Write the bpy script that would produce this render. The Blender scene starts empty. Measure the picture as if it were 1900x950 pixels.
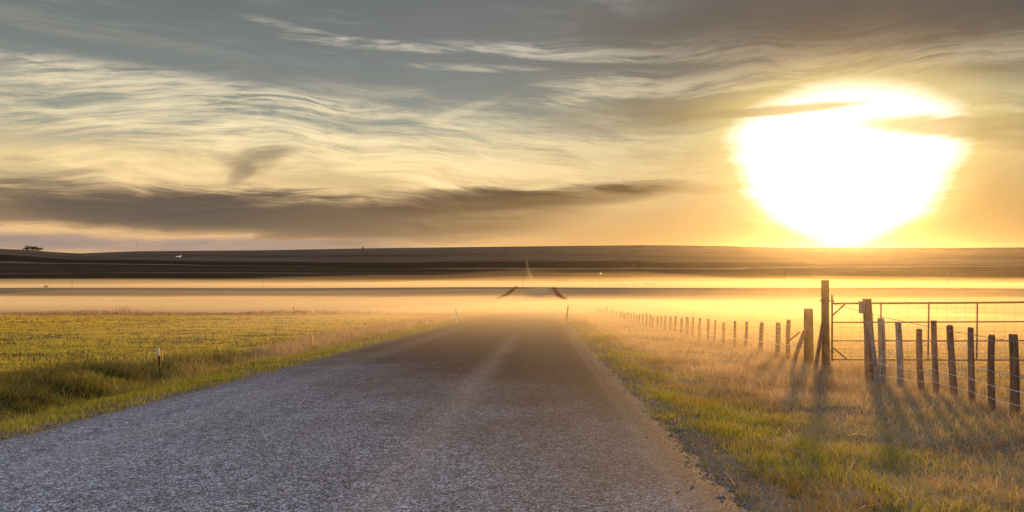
import bpy, bmesh, math, random
import numpy as np
from mathutils import Vector, Matrix

random.seed(7)
RNG = np.random.default_rng(11)
S = bpy.context.scene
COL = S.collection
R = math.radians

# ----------------------------------------------------------------------------
# camera, sky, sun, exposure
# ----------------------------------------------------------------------------
EYE = 1.44                    # eye height above the road
FOC = 1400.0                  # focal length for a 1900 wide frame
SUN_AZ, SUN_EL = R(23.4), R(6.4)

cam = bpy.data.cameras.new('camera')
camo = bpy.data.objects.new('camera', cam)
COL.objects.link(camo)
camo.location = (0, 0, EYE)
camo.rotation_euler = (math.pi / 2, 0, 0)
cam.sensor_width = 36
cam.lens = 36 * FOC / 1900
cam.clip_start = 0.05
cam.clip_end = 30000
S.camera = camo

S.view_settings.view_transform = 'Standard'
S.view_settings.look = 'None'
S.view_settings.exposure = 0.45
S.view_settings.gamma = 1.0
S.view_settings.use_curve_mapping = False
S.render.engine = 'CYCLES'
S.cycles.use_denoising = True
S.cycles.max_bounces = 6
S.cycles.diffuse_bounces = 2
S.cycles.glossy_bounces = 2
S.cycles.transmission_bounces = 4
S.cycles.volume_bounces = 0
S.cycles.caustics_reflective = False
S.cycles.caustics_refractive = False
S.cycles.sample_clamp_indirect = 6


class NT:
    """small helper that writes node maths as expressions"""
    def __init__(self, tree):
        self.t = tree

    def node(self, kind, **props):
        n = self.t.nodes.new(kind)
        for k, v in props.items():
            setattr(n, k, v)
        return n

    def put(self, sock, v):
        if isinstance(v, V):
            self.t.links.new(v.s, sock)
        elif isinstance(v, (tuple, list)) and len(sock.default_value) == 4 and len(v) == 3:
            sock.default_value = (*v, 1)
        else:
            sock.default_value = v

    def m(self, op, *a, clamp=False):
        n = self.node('ShaderNodeMath', operation=op, use_clamp=clamp)
        for i, v in enumerate(a):
            self.put(n.inputs[i], v)
        return V(self, n.outputs[0])

    def vm(self, op, *a):
        n = self.node('ShaderNodeVectorMath', operation=op)
        for i, v in enumerate(a):
            self.put(n.inputs[i], v)
        return V(self, n.outputs['Value'] if op in ('LENGTH', 'DOT_PRODUCT', 'DISTANCE') else n.outputs[0])

    def comb(self, x, y, z):
        n = self.node('ShaderNodeCombineXYZ')
        for i, v in enumerate((x, y, z)):
            self.put(n.inputs[i], v)
        return V(self, n.outputs[0])

    def sep(self, v):
        n = self.node('ShaderNodeSeparateXYZ')
        self.put(n.inputs[0], v)
        return [V(self, o) for o in n.outputs]

    def noise(self, vec, scale=1.0, detail=4.0, rough=0.5, dist=0.0, lac=2.0):
        n = self.node('ShaderNodeTexNoise')
        self.put(n.inputs['Vector'], vec)
        n.inputs['Scale'].default_value = scale
        n.inputs['Detail'].default_value = detail
        n.inputs['Roughness'].default_value = rough
        n.inputs['Lacunarity'].default_value = lac
        n.inputs['Distortion'].default_value = dist
        return V(self, n.outputs[0])

    def vor(self, vec, scale=1.0, feature='F1', out='Distance', rnd=1.0):
        n = self.node('ShaderNodeTexVoronoi', feature=feature)
        self.put(n.inputs['Vector'], vec)
        n.inputs['Scale'].default_value = scale
        n.inputs['Randomness'].default_value = rnd
        return V(self, n.outputs[out])

    def ss(self, v, a, b):
        """smoothstep from a to b (b may be under a)"""
        n = self.node('ShaderNodeMapRange', interpolation_type='SMOOTHSTEP')
        self.put(n.inputs[0], v)
        n.inputs[1].default_value, n.inputs[2].default_value = (a, b) if a < b else (b, a)
        n.inputs[3].default_value, n.inputs[4].default_value = (0, 1) if a < b else (1, 0)
        return V(self, n.outputs[0])

    def ramp(self, v, stops, interp='LINEAR'):
        n = self.node('ShaderNodeValToRGB')
        cr = n.color_ramp
        cr.interpolation = interp
        while len(cr.elements) < len(stops):
            cr.elements.new(0.5)
        for e, (p, c) in zip(cr.elements, stops):
            e.position = p
            e.color = (*c, 1) if isinstance(c, (tuple, list)) else (c, c, c, 1)
        self.put(n.inputs[0], v)
        return V(self, n.outputs[0])

    def mix(self, f, a, b, mode='MIX'):
        n = self.node('ShaderNodeMix', data_type='RGBA', blend_type=mode)
        self.put(n.inputs[0], f)
        self.put(n.inputs[6], a)
        self.put(n.inputs[7], b)
        return V(self, n.outputs[2])


class V:
    def __init__(self, nt, s):
        self.n, self.s = nt, s
    def __add__(self, o): return self.n.m('ADD', self, o)
    __radd__ = __add__
    def __sub__(self, o): return self.n.m('SUBTRACT', self, o)
    def __rsub__(self, o): return self.n.m('SUBTRACT', o, self)
    def __mul__(self, o): return self.n.m('MULTIPLY', self, o)
    __rmul__ = __mul__
    def __truediv__(self, o): return self.n.m('DIVIDE', self, o)
    def pow(self, e): return self.n.m('POWER', self, e)
    def clamp(self): return self.n.m('ADD', self, 0.0, clamp=True)


def azel(px, py):
    """bearing and elevation in degrees of a spot in the view"""
    x = px - 950
    return math.degrees(math.atan2(x, FOC)), math.degrees(math.atan2(475 - py, math.hypot(FOC, x)))


def build_sky():
    w = bpy.data.worlds.new('World')
    S.world = w
    w.use_nodes = True
    t = w.node_tree
    t.nodes.clear()
    N = NT(t)
    out = N.node('ShaderNodeOutputWorld')
    bg = N.node('ShaderNodeBackground')
    STR = 0.15
    bg.inputs['Strength'].default_value = STR
    t.links.new(bg.outputs[0], out.inputs[0])
    sky = N.node('ShaderNodeTexSky', sky_type='NISHITA', sun_disc=False)
    sky.sun_elevation = SUN_EL
    sky.sun_rotation = SUN_AZ
    sky.air_density = 1.0
    sky.dust_density = 1.2
    sky.ozone_density = 1.0
    skyc = V(N, sky.outputs[0])
    tc = N.node('ShaderNodeTexCoord')
    d = V(N, tc.outputs['Generated'])
    x, y, z = N.sep(d)
    A = N.m('ARCTAN2', x, y) * 57.29578          # bearing, degrees, 0 along the road
    E = N.m('ARCSINE', z) * 57.29578             # elevation, degrees
    # soft shoulder on the clear sky
    n12 = N.vm('SCALE', skyc)
    n12.s.node.inputs['Scale'].default_value = 0.06
    base = N.vm('DIVIDE', n12, N.vm('ADD', n12, (1.0, 1.0, 1.0)))
    # high haze veil: warm low down, grey-teal above, unseen dome overhead brightened as fill
    Ec = N.m('MAXIMUM', E, 0.0)
    veil = N.ramp(Ec / 90.0, [(0.0, (.86, .48, .23)), (.03, (.86, .56, .27)), (.075, (.88, .65, .32)),
                              (.105, (.40, .38, .28)), (.14, (.205, .218, .205)), (.21, (.140, .150, .151)),
                              (.30, (.32, .36, .46)), (.5, (.75, .95, 1.3)), (1.0, (.95, 1.25, 1.85))])
    c = N.mix(0.88, base, veil)
    # unseen sky behind the view, brightened as front fill light
    east = N.ss(N.m('ABSOLUTE', A), 60.0, 130.0) * N.ss(E, -2.0, 4.0) * .75
    c = N.mix(east, c, (.80, .82, .95))
    # streaky coordinates
    q = N.comb(A * 0.055, E * 0.30 - A * 0.004, 0.0)
    warp = N.noise(N.comb(A * 0.05, E * 0.12, 3.0), 1.0, 3, 0.55) - 0.5
    fan = (N.noise(N.comb(A * 0.050, E * 0.06, 21.0), 1.0, 1, .5) - .5) * 5.5
    E0, E = E, E + fan
    q2 = N.comb(A * 0.060 + warp * 1.3, E * 0.46 + warp * 2.0 + A * 0.008, 1.7)
    streak = N.noise(q2, 1.0, 10, 0.62)
    fine = N.noise(N.comb(A * 0.14 + warp * 2.2, E * 1.55 + warp * 4.4 + A * .02, 5.2), 1.0, 9, 0.71)
    fil = N.noise(N.comb(A * 0.33 + warp * 4.0, E * 2.9 + warp * 9.0 - A * .05, 8.8), 1.0, 7, 0.68)
    E = E0
    broad = N.noise(N.comb(A * 0.045, E * 0.16, 9.1), 1.0, 4, 0.5)
    # pale cirrus
    cirrus = N.ss(streak * 0.52 + fine * 0.32 + fil * 0.16, 0.44, 0.63)
    lowband = N.ss(E, 14.5, 8.0) * N.ss(E, 1.5, 6.0)
    hi = N.ss(broad, 0.52, 0.72) * 0.55
    leftness = N.ss(A, 20.0, -8.0)
    cw = cirrus * N.m('MAXIMUM', lowband * (leftness * 0.35 + 0.6), hi)
    ccol = N.ramp(Ec / 20.0, [(0.0, (.95, .62, .30)), (.3, (1.12, .84, .42)), (.5, (1.02, .85, .52)), (.75, (.58, .56, .47)), (1.0, (.42, .43, .41))])
    c = N.mix(cw, c, ccol)
    # grey-teal gaps of deeper sky between the streaks
    gap = N.ss(streak * 0.50 + fine * 0.36 + fil * 0.14, 0.50, 0.36) * N.ss(E, 5.5, 9.5) * 0.75
    gcol = N.mix(N.ss(A, -10.0, 22.0), (.22, .255, .24), (.30, .24, .16))
    c = N.mix(gap, c, gcol)
    # darker upper right veil
    tr = N.ss(A, -2.0, 26.0) * N.ss(E, 9.5, 17.0) * N.ss(E, 60.0, 25.0) * (0.66 - streak * 0.45) * 2.1
    c = N.mix(tr.clamp(), c, (.090, .080, .072))

    def spot(px, py, hw, hh, tilt=0.0, k=1.0, soft=0.9, wx=2.2, wy=1.4, src=None):
        """soft cloud patch round a bearing / elevation, its rim torn by noise"""
        a0, e0 = azel(px, py)
        sa, se = hw / FOC * 57.3, hh / FOC * 57.3
        wob = fine * .55 + streak * .45 - 0.5
        u = (A - a0 + wob * wx * sa * 0.35) / sa
        v = (E - e0 - (A - a0) * tilt + wob * wy * se) / se
        r = u * u + v * v
        return N.ss(r, 1.0 + soft, max(0.0, 1.0 - soft)) * k

    def add(c, mask, col):
        return N.mix(mask, c, col)

    # bright thin cirrus wisps
    for (px, py, hw, hh, tl, k) in [(700, 82, 150, 9, -.03, .7), (1040, 98, 190, 13, -.08, .75), (560, 56, 100, 7, -.16, .45),
                                    (860, 205, 75, 8, .32, .55), (1130, 150, 130, 16, -.03, .55), (1090, 182, 90, 9, .02, .55),
                                    (330, 165, 330, 26, -.07, .75), (130, 50, 240, 12, -.07, .12), (880, 126, 120, 6, -.02, .45),
                                    (560, 190, 120, 14, -.1, .5), (1560, 80, 330, 30, -.03, .6), (1500, 140, 420, 26, .02, .7),
                                    (1830, 200, 150, 26, 0, .5), (420, 245, 20, 40, .9, .3), (500, 258, 500, 26, -.02, .45),
                                    (1050, 300, 200, 50, .1, .4), (1250, 250, 170, 22, .08, .4)]:
        mk = spot(px, py, hw, hh, tl, k, 0.98, 3.0, 2.6) * N.ss(fine * .6 + fil * .4, 0.40, 0.60)
        c = add(c, mk, N.ramp(Ec / 20.0, [(0.0, (.95, .66, .30)), (.45, (.93, .76, .46)), (.8, (.66, .60, .48)), (1.0, (.50, .48, .43))]))
    # smoke-brown stratus over the left and middle horizon
    dk = broad * 0.5 + streak * 0.5
    for (px, py, hw, hh, tl, k, cl) in [
            (120, 374, 430, 34, -.01, .82, (.125, .092, .068)),
            (470, 402, 480, 34, -.03, .90, (.120, .088, .065)),
            (560, 388, 220, 24, -.03, .8, (.110, .082, .062)),
            (310, 398, 190, 20, -.05, .85, (.120, .095, .075)),
            (780, 402, 300, 44, .07, .95, (.190, .130, .080)),
            (860, 378, 170, 17, .06, 1.0, (.120, .080, .050)),
            (1075, 362, 175, 18, .07, 1.0, (.150, .095, .050)),
            (885, 360, 110, 12, .0, 1.0, (.110, .075, .048)),
            (50, 318, 130, 18, -.10, .45, (.26, .20, .14)),
            (600, 325, 140, 24, -.05, .32, (.34, .25, .14)),
            (1320, 352, 110, 8, -.02, .45, (.48, .31, .10)),
            (449, 323, 22, 17, .55, .50, (.170, .130, .095)),
            (470, 303, 46, 22, .35, .40, (.20, .155, .11)),
            (495, 283, 46, 14, .12, .40, (.24, .18, .125)),
            (430, 300, 40, 12, -.4, .35, (.26, .20, .13)),
            (1390, 203, 190, 14, .07, .62, (.36, .26, .13)),
            (1780, 232, 150, 22, -.08, .70, (.36, .27, .14)),
            (1860, 262, 90, 12, -.1, .55, (.27, .19, .10)),
            (1860, 122, 120, 10, -.04, .6, (.15, .125, .10)),
            (1240, 215, 220, 26, .04, .5, (.30, .24, .155)),
            (1180, 60, 260, 26, -.05, .35, (.15, .14, .125)),
            (1800, 18, 300, 40, .0, .75, (.072, .065, .060)),
            (60, 449, 130, 12, .02, .95, (.29, .235, .215)),
            (430, 459, 300, 13, .0, .95, (.33, .26, .235)),
            (700, 445, 110, 4, .05, .55, (.36, .26, .18))]:
        c = add(c, spot(px, py, hw, hh, tl, k, 0.92, 2.6, 2.8) * (N.ss(fine * .5 + streak * .5, .30, .60) * -.5 + 1.22).clamp(), cl)
    # the low sun burning through: white core with torn cloud edges, yellow halo
    a0, e0 = azel(1564, 325)
    half = N.ramp((E + 1.0) / 15.0, [(0.0, .20), (.10, .30), (.155, .40), (.25, .55), (.44, .60), (.63, .77), (.71, .80), (.80, .85), (1.0, .8)]) * 1.14
    u = (A - a0 + (fine - 0.5) * 2.4) / (half * 8.8)
    ev = E - e0
    v = N.m('MAXIMUM', ev / 5.7, ev * -1.0 / 4.55) + (streak - 0.5) * 0.15
    r2 = u * u + v * v
    # streak of cloud across its top
    bar = N.m('MAXIMUM', spot(1430, 207, 150, 8, .02, 1.0, .7, 2.4, 2.6), spot(1750, 236, 120, 17, -.14, 1.0, .75, 2.4, 2.6))
    halo = N.m('EXPONENT', r2 * -0.50)
    low = N.ss(E, 10.0, 3.0) * N.ss(A, 22.0, 32.0) * .75
    c = N.mix(low, c, (.58, .36, .12))
    c = N.mix((halo * 0.46).clamp(), c, (.90, .66, .20))
    glow = N.m('EXPONENT', N.m('POWER', r2, 0.5) * -1.1) * 0.15
    c = N.vm('ADD', c, N.vm('MULTIPLY', N.comb(glow, glow, glow), (1.0, .62, .14)))
    core = N.m('MAXIMUM', N.ss(r2, 1.5, 0.6), N.m('EXPONENT', r2 * -2.4)) * (1.0 - bar * 0.86)
    hot = N.vm('MULTIPLY', N.comb(core, core, core), (1.3, 1.25, 1.15))
    rim = N.ss(r2, 2.6, 1.0) * (1.0 - core) * (1.0 - bar * .6) * .5
    c = N.mix(rim, c, (1.0, .82, .28))
    c = N.vm('ADD', c, hot)
    # gold towards the sun all along the horizon
    gold = N.ss(A, -16.0, 16.0) * N.ss(E, 6.0, 0.5) * N.ss(A, 40.0, 26.0) * 0.9
    c = N.mix(gold * N.ss(r2, 1.0, 2.2), c, N.mix(0.75, c, (.72, .40, .105)))
    c = N.mix((tr * .95).clamp() * N.ss(E, 9.0, 14.0) * (1.0 - core), c, (.098, .092, .087))
    dim = N.ss(A, -8.0, 14.0) * N.ss(E, 19.0, 9.0) * (1.0 - core) * .26
    c = N.mix(dim, c, (0.0, 0.0, 0.0))
    sc = N.vm('SCALE', c)
    sc.s.node.inputs['Scale'].default_value = 0.80 / STR
    t.links.new(sc.s, bg.inputs['Color'])
    try:
        w.cycles.sampling_method = 'MANUAL'
        w.cycles.sample_map_resolution = 512
    except AttributeError:
        pass


build_sky()

sl = bpy.data.lights.new('sun', 'SUN')
sl.energy = 5.0
sl.color = (1.0, .54, .17)
sl.angle = R(2.0)
so = bpy.data.objects.new('sun', sl)
COL.objects.link(so)
sdir = Vector((math.sin(SUN_AZ) * math.cos(SUN_EL), math.cos(SUN_AZ) * math.cos(SUN_EL), math.sin(SUN_EL)))
so.rotation_euler = sdir.to_track_quat('Z', 'Y').to_euler()
so.location = (300, 700, 120)


# ----------------------------------------------------------------------------
# helpers
# ----------------------------------------------------------------------------
def tag(o, label=None, cat=None, group=None, kind=None):
    if label: o['label'] = label
    if cat: o['category'] = cat
    if group: o['group'] = group
    if kind: o['kind'] = kind
    return o


def link(name, me, mat=None, parent=None):
    o = bpy.data.objects.new(name, me)
    COL.objects.link(o)
    if mat: me.materials.append(mat)
    if parent: o.parent = parent
    return o


def empty(name, loc=(0, 0, 0)):
    o = bpy.data.objects.new(name, None)
    COL.objects.link(o)
    o.location = loc
    return o


class MB:
    """collects tubes, boxes and lathes into one mesh"""
    def __init__(self):
        self.v, self.f = [], []

    def ring(self, pts):
        i = len(self.v)
        self.v += [tuple(p) for p in pts]
        return list(range(i, i + len(pts)))

    def tube(self, pts, rad, n=8, cap=True, squash=1.0, rot=0.0, jit=0.0):
        pts = [Vector(p) for p in pts]
        rads = rad if isinstance(rad, (list, tuple)) else [rad] * len(pts)
        rings = []
        prof = [1 + random.uniform(-jit, jit) for _ in range(n)]
        for i, p in enumerate(pts):
            d = (pts[min(i + 1, len(pts) - 1)] - pts[max(i - 1, 0)]).normalized()
            a = Vector((0, 0, 1)) if abs(d.z) < .9 else Vector((1, 0, 0))
            u = d.cross(a).normalized()
            w = d.cross(u)
            rings.append(self.ring([p + (u * math.cos(k / n * 2 * math.pi + rot) + w * math.sin(k / n * 2 * math.pi + rot) * squash) * rads[i] * prof[k]
                                    * (1 + random.uniform(-jit, jit) * .35) for k in range(n)]))
        for a, b in zip(rings, rings[1:]):
            for k in range(n):
                self.f.append((a[k], a[(k + 1) % n], b[(k + 1) % n], b[k]))
        if cap:
            self.f.append(tuple(rings[0][::-1]))
            self.f.append(tuple(rings[-1]))
        return self

    def box(self, c, s, rz=0.0):
        c = Vector(c)
        i = len(self.v)
        cs, sn = math.cos(rz), math.sin(rz)
        for dx in (-.5, .5):
            for dy in (-.5, .5):
                for dz in (-.5, .5):
                    px, py = dx * s[0], dy * s[1]
                    self.v.append((c.x + px * cs - py * sn, c.y + px * sn + py * cs, c.z + dz * s[2]))
        for q in ((0, 1, 3, 2), (4, 6, 7, 5), (0, 4, 5, 1), (2, 3, 7, 6), (0, 2, 6, 4), (1, 5, 7, 3)):
            self.f.append(tuple(i + k for k in q))
        return self

    def build(self, name, mat, parent=None, smooth=False):
        me = bpy.data.meshes.new(name)
        me.from_pydata(self.v, [], self.f)
        me.update()
        if smooth:
            me.shade_smooth()
        o = link(name, me, mat, parent)
        if parent is not None:
            me.transform(Matrix.Translation(-parent_world(parent)))
        return o


def parent_world(p):
    v = Vector((0, 0, 0))
    while p is not None:
        v += Vector(p.location)
        p = p.parent
    return v


def new_mat(name):
    m = bpy.data.materials.new(name)
    m.use_nodes = True
    t = m.node_tree
    t.nodes.clear()
    N = NT(t)
    out = N.node('ShaderNodeOutputMaterial')
    bs = N.node('ShaderNodeBsdfPrincipled')
    t.links.new(bs.outputs[0], out.inputs[0])
    return m, N, bs, out


def bump(N, bs, h, strength=0.5, dist=0.02):
    b = N.node('ShaderNodeBump')
    b.inputs['Strength'].default_value = strength
    b.inputs['Distance'].default_value = dist
    N.put(b.inputs['Height'], h)
    N.t.links.new(b.outputs[0], bs.inputs['Normal'])


def simple(name, col, rough=.7, metal=0.0, var=.25, scale=8.0):
    m, N, bs, out = new_mat(name)
    tc = N.node('ShaderNodeTexCoord')
    n = N.noise(V(N, tc.outputs['Object']), scale, 5, .6)
    c2 = tuple(max(0, x * (1 - var)) for x in col)
    c1 = tuple(min(1, x * (1 + var)) for x in col)
    N.put(bs.inputs['Base Color'], N.mix(N.ss(n, .3, .7), c2, c1))
    bs.inputs['Roughness'].default_value = rough
    bs.inputs['Metallic'].default_value = metal
    return m


# ----------------------------------------------------------------------------
# the lie of the land
# ----------------------------------------------------------------------------
KY = 60 / FOC                       # the road runs slightly right of the view axis
RL, RR = -5.64, 1.36                # road edges across the road
PP = [(-120, 7.1), (-60, 3.56), (0, 0), (40, -2.37), (80, -4.74), (125, -7.40), (165, -9.05), (200, -10.25), (265, -12.0),
      (310, -12.80), (340, -13.28), (370, -14.1), (430, -17.2), (500, -20.2), (580, -22.9), (700, -26.0), (900, -30.5), (1300, -35.5), (2000, -34.3),
      (2800, -18.6), (3500, 6.0), (4500, 40.0), (9000, 40.0)]
PX = np.array([p[0] for p in PP], float)
PZ = np.array([p[1] for p in PP], float)


def pchip_slopes(x, y):
    h = np.diff(x); d = np.diff(y) / h
    m = np.zeros_like(y)
    m[0], m[-1] = d[0], d[-1]
    for i in range(1, len(x) - 1):
        if d[i - 1] * d[i] > 0:
            w1, w2 = 2 * h[i] + h[i - 1], h[i] + 2 * h[i - 1]
            m[i] = (w1 + w2) / (w1 / d[i - 1] + w2 / d[i])
    return m


PM = pchip_slopes(PX, PZ)


def prof(Y):
    Y = np.clip(np.asarray(Y, float), PX[0], PX[-1])
    i = np.clip(np.searchsorted(PX, Y) - 1, 0, len(PX) - 2)
    h = PX[i + 1] - PX[i]
    t = (Y - PX[i]) / h
    return ((1 + 2 * t) * (1 - t) ** 2 * PZ[i] + t * (1 - t) ** 2 * h * PM[i] + t * t * (3 - 2 * t) * PZ[i + 1] + t * t * (t - 1) * h * PM[i + 1])


def sstep(a, b, x):
    x = np.asarray(x, float)
    t = np.clip((x - a) / (b - a), 0, 1)
    return t * t * (3 - 2 * t)


def vnoise(x, y, seed=0):
    xi, yi = np.floor(x).astype(np.int64), np.floor(y).astype(np.int64)
    fx, fy = x - xi, y - yi
    fx, fy = fx * fx * (3 - 2 * fx), fy * fy * (3 - 2 * fy)
    def h(a, b):
        n = (a * 374761393 + b * 668265263 + seed * 974634777) & 0x7fffffff
        n = ((n ^ (n >> 13)) * 1274126177) & 0x7fffffff
        return ((n ^ (n >> 16)) & 0xffff) / 65535.0
    return (h(xi, yi) * (1 - fx) + h(xi + 1, yi) * fx) * (1 - fy) + (h(xi, yi + 1) * (1 - fx) + h(xi + 1, yi + 1) * fx) * fy


def fnoise(x, y, seed=0, oct=3):
    a, s, tot = .5, 0, 0
    for k in range(oct):
        s = s + a * vnoise(x * 2 ** k, y * 2 ** k, seed + k * 17)
        tot += a
        a *= .5
    return s / tot


RIDGE_X = np.array([-2500, -300, 0, 60, 120, 180, 200, 260, 480, 700, 1000, 1200, 1330, 1400, 1500, 1700, 1900, 2300, 4500], float)
RIDGE_Y = np.array([461, 460, 461.5, 464, 470, 470.5, 468, 466, 464.5, 460.5, 457, 455, 456.2, 458.4, 459.6, 460, 459, 457, 458], float)


def road_bend(Y):
    return -0.0276 * np.clip(Y - 520, 0, None) * sstep(520, 700, Y)


def ground(x, y, road_cut=True):
    x = np.asarray(x, float); y = np.asarray(y, float)
    s = x - KY * y - road_bend(y)
    z = prof(y)
    # the long slope up to the ridge, its crest different along every bearing
    b = x / np.maximum(y, 1.0) * FOC + 950
    far = sstep(2300, 4500, y)
    ridge_z = EYE + (475 - np.interp(b, RIDGE_X, RIDGE_Y)) / FOC * 4500
    z = z + far * (ridge_z - 40.0) * (y > 1500)
    z = z - sstep(4500, 7500, y) * 120
    # nearer dark shoulder of hill on the far left
    lump = np.exp(-((b + 60) / 110.0) ** 2) * np.exp(-((y - 3300) / 420.0) ** 2) * 26
    z = z + lump * (y > 1500)
    # rolling of the fields
    z = z + sstep(80, 600, y) * (1 - sstep(3800, 4400, y)) * (
        np.sin(x * .011 + y * .006 + 1) * .22 + np.sin(x * .0041 - y * .0013) * .5 * sstep(300, 1200, y) + np.sin(y * .0105 + x * .0026) * 1.9 * sstep(700, 1500, y)
        + np.sin(y * .0040 + x * .0030 + 2) * 3.4 * sstep(900, 1800, y))
    z = z + np.exp(-((y - 345) / 75.0) ** 2) * (np.sin(x * .031 + 2) * .16 + np.sin(x * .0117 + .6) * .34)
    near = 1 - sstep(60, 160, y)
    # right verge, a hand below the road
    z = z - (.05 * sstep(RR, RR + 1.0, s) + .09 * sstep(2.0, 4.0, s))
    # left: green shoulder, grassy ditch, then the field
    ditch = np.exp(-((s + 8.1) / .95) ** 2) * (.16 + .42 * (1 - sstep(10, 30, y))) * near
    z = z - ditch - .05 * sstep(RL - .2, RL - 1.2, s) * (s < RL) + 0 * s
    z = z - .06 * (1 - sstep(-10, RL, s)) * near
    lumpy = (fnoise(x * 1.1, y * 1.1, 5) - .5) * .16 + (fnoise(x * .35, y * .35, 9) - .5) * .22
    z = z + lumpy * near * (sstep(RR + .1, RR + 1.4, s) + (1 - sstep(RL - 1.5, RL - .2, s)) * (.35 + .65 * (s > -10.5)))
    if road_cut:
        on = sstep(RL - .15, RL + .25, s) * (1 - sstep(RR - .25, RR + .15, s))
        z = z - on * np.where(y < 60, .04, .12)
    return z


def gz(x, y):
    return float(ground(np.array([x]), np.array([y]))[0])


def axis(lo, hi, fine, a, b, ratio):
    out = list(np.arange(a, b + 1e-6, fine))
    st, v = fine, out[-1]
    while v < hi:
        st *= ratio; v += st; out.append(v)
    st, v = fine, out[0]
    while v > lo:
        st *= ratio; v -= st; out.insert(0, v)
    return np.array(out)


def grid_mesh(name, X, Y, Z):
    nr, nc = X.shape
    me = bpy.data.meshes.new(name)
    co = np.stack([X, Y, Z], -1).reshape(-1, 3).astype(np.float32)
    i = np.arange(nr * nc).reshape(nr, nc)
    q = np.stack([i[:-1, :-1], i[:-1, 1:], i[1:, 1:], i[1:, :-1]], -1).reshape(-1, 4)
    me.vertices.add(len(co)); me.vertices.foreach_set('co', co.ravel())
    me.loops.add(q.size); me.loops.foreach_set('vertex_index', q.ravel().astype(np.int32))
    me.polygons.add(len(q))
    me.polygons.foreach_set('loop_start', np.arange(0, q.size, 4, dtype=np.int32))
    me.polygons.foreach_set('loop_total', np.full(len(q), 4, np.int32))
    me.update(calc_edges=True)
    me.shade_smooth()
    return me


def road_coord(N):
    """x, y and distance across the road as node values"""
    g = N.node('ShaderNodeNewGeometry')
    P = V(N, g.outputs['Position'])
    x, y, z = N.sep(P)
    return P, x, y, x - y * KY


def ground_material():
    m, N, bs, out = new_mat('field_ground')
    P, x, y, s = road_coord(N)
    flat = N.comb(x, y, 0.0)
    n1 = N.noise(flat, .8, 6, .6)
    n2 = N.noise(flat, .12, 5, .55)
    n3 = N.noise(flat, 9.0, 4, .6)
    nd = N.noise(N.comb(x * .004, y * .012, 0.0), 1.0, 6, .6)
    # near: soil and thatch under the grass, right dry, left green crop
    dry = N.mix(N.ss(n1, .35, .65), (.12, .092, .065), (.22, .17, .12))
    green = N.mix(N.ss(n1, .35, .65), (.040, .036, .014), (.090, .078, .024))
    left = N.ss(s, -5.0, -9.5)
    c = N.mix(left, dry, green)
    c = N.mix(N.ss(n2, .5, .68) * .5, c, (.11, .08, .04))
    c = N.mix(N.ss(n3, .55, .75) * .25, c, (.06, .048, .03))
    # loose gravel spilled along the road edges
    gr = N.ss(s + (n1 - .5) * .9, 1.75, 1.35) * N.ss(s, -6.6, -5.9)
    ch = N.sep(N.vor(flat, 40.0, 'F1', 'Color'))[0]
    c = N.mix(gr * .85, c, N.mix(ch, (.03, .024, .02), (.19, .145, .115)))
    # beyond the dip: pale stubble, then bands of plough and stubble up to the ridge
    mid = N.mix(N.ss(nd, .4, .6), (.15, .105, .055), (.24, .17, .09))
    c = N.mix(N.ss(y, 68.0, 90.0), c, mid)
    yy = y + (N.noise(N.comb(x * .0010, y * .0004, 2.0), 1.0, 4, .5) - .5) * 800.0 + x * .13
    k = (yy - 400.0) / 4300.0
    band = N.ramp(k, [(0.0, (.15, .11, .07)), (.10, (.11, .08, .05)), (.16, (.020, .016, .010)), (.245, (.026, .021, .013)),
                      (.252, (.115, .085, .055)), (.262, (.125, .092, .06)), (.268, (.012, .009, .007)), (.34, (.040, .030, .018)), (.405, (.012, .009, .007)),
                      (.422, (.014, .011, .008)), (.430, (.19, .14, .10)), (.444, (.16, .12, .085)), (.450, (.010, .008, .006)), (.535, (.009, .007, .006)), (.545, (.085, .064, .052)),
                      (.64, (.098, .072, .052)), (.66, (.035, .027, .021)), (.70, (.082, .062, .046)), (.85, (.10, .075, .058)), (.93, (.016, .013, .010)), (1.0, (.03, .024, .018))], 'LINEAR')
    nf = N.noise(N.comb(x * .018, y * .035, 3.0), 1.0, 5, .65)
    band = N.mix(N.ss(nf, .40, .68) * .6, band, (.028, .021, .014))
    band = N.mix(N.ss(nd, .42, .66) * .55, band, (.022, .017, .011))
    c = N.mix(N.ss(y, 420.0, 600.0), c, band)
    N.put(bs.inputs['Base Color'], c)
    bs.inputs['Roughness'].default_value = 1.0
    bs.inputs['Specular IOR Level'].default_value = 0.0
    bump(N, bs, (n1 * .6 + n3 * .4) * N.ss(y, 110.0, 40.0), .9, .09)
    return m


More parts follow.
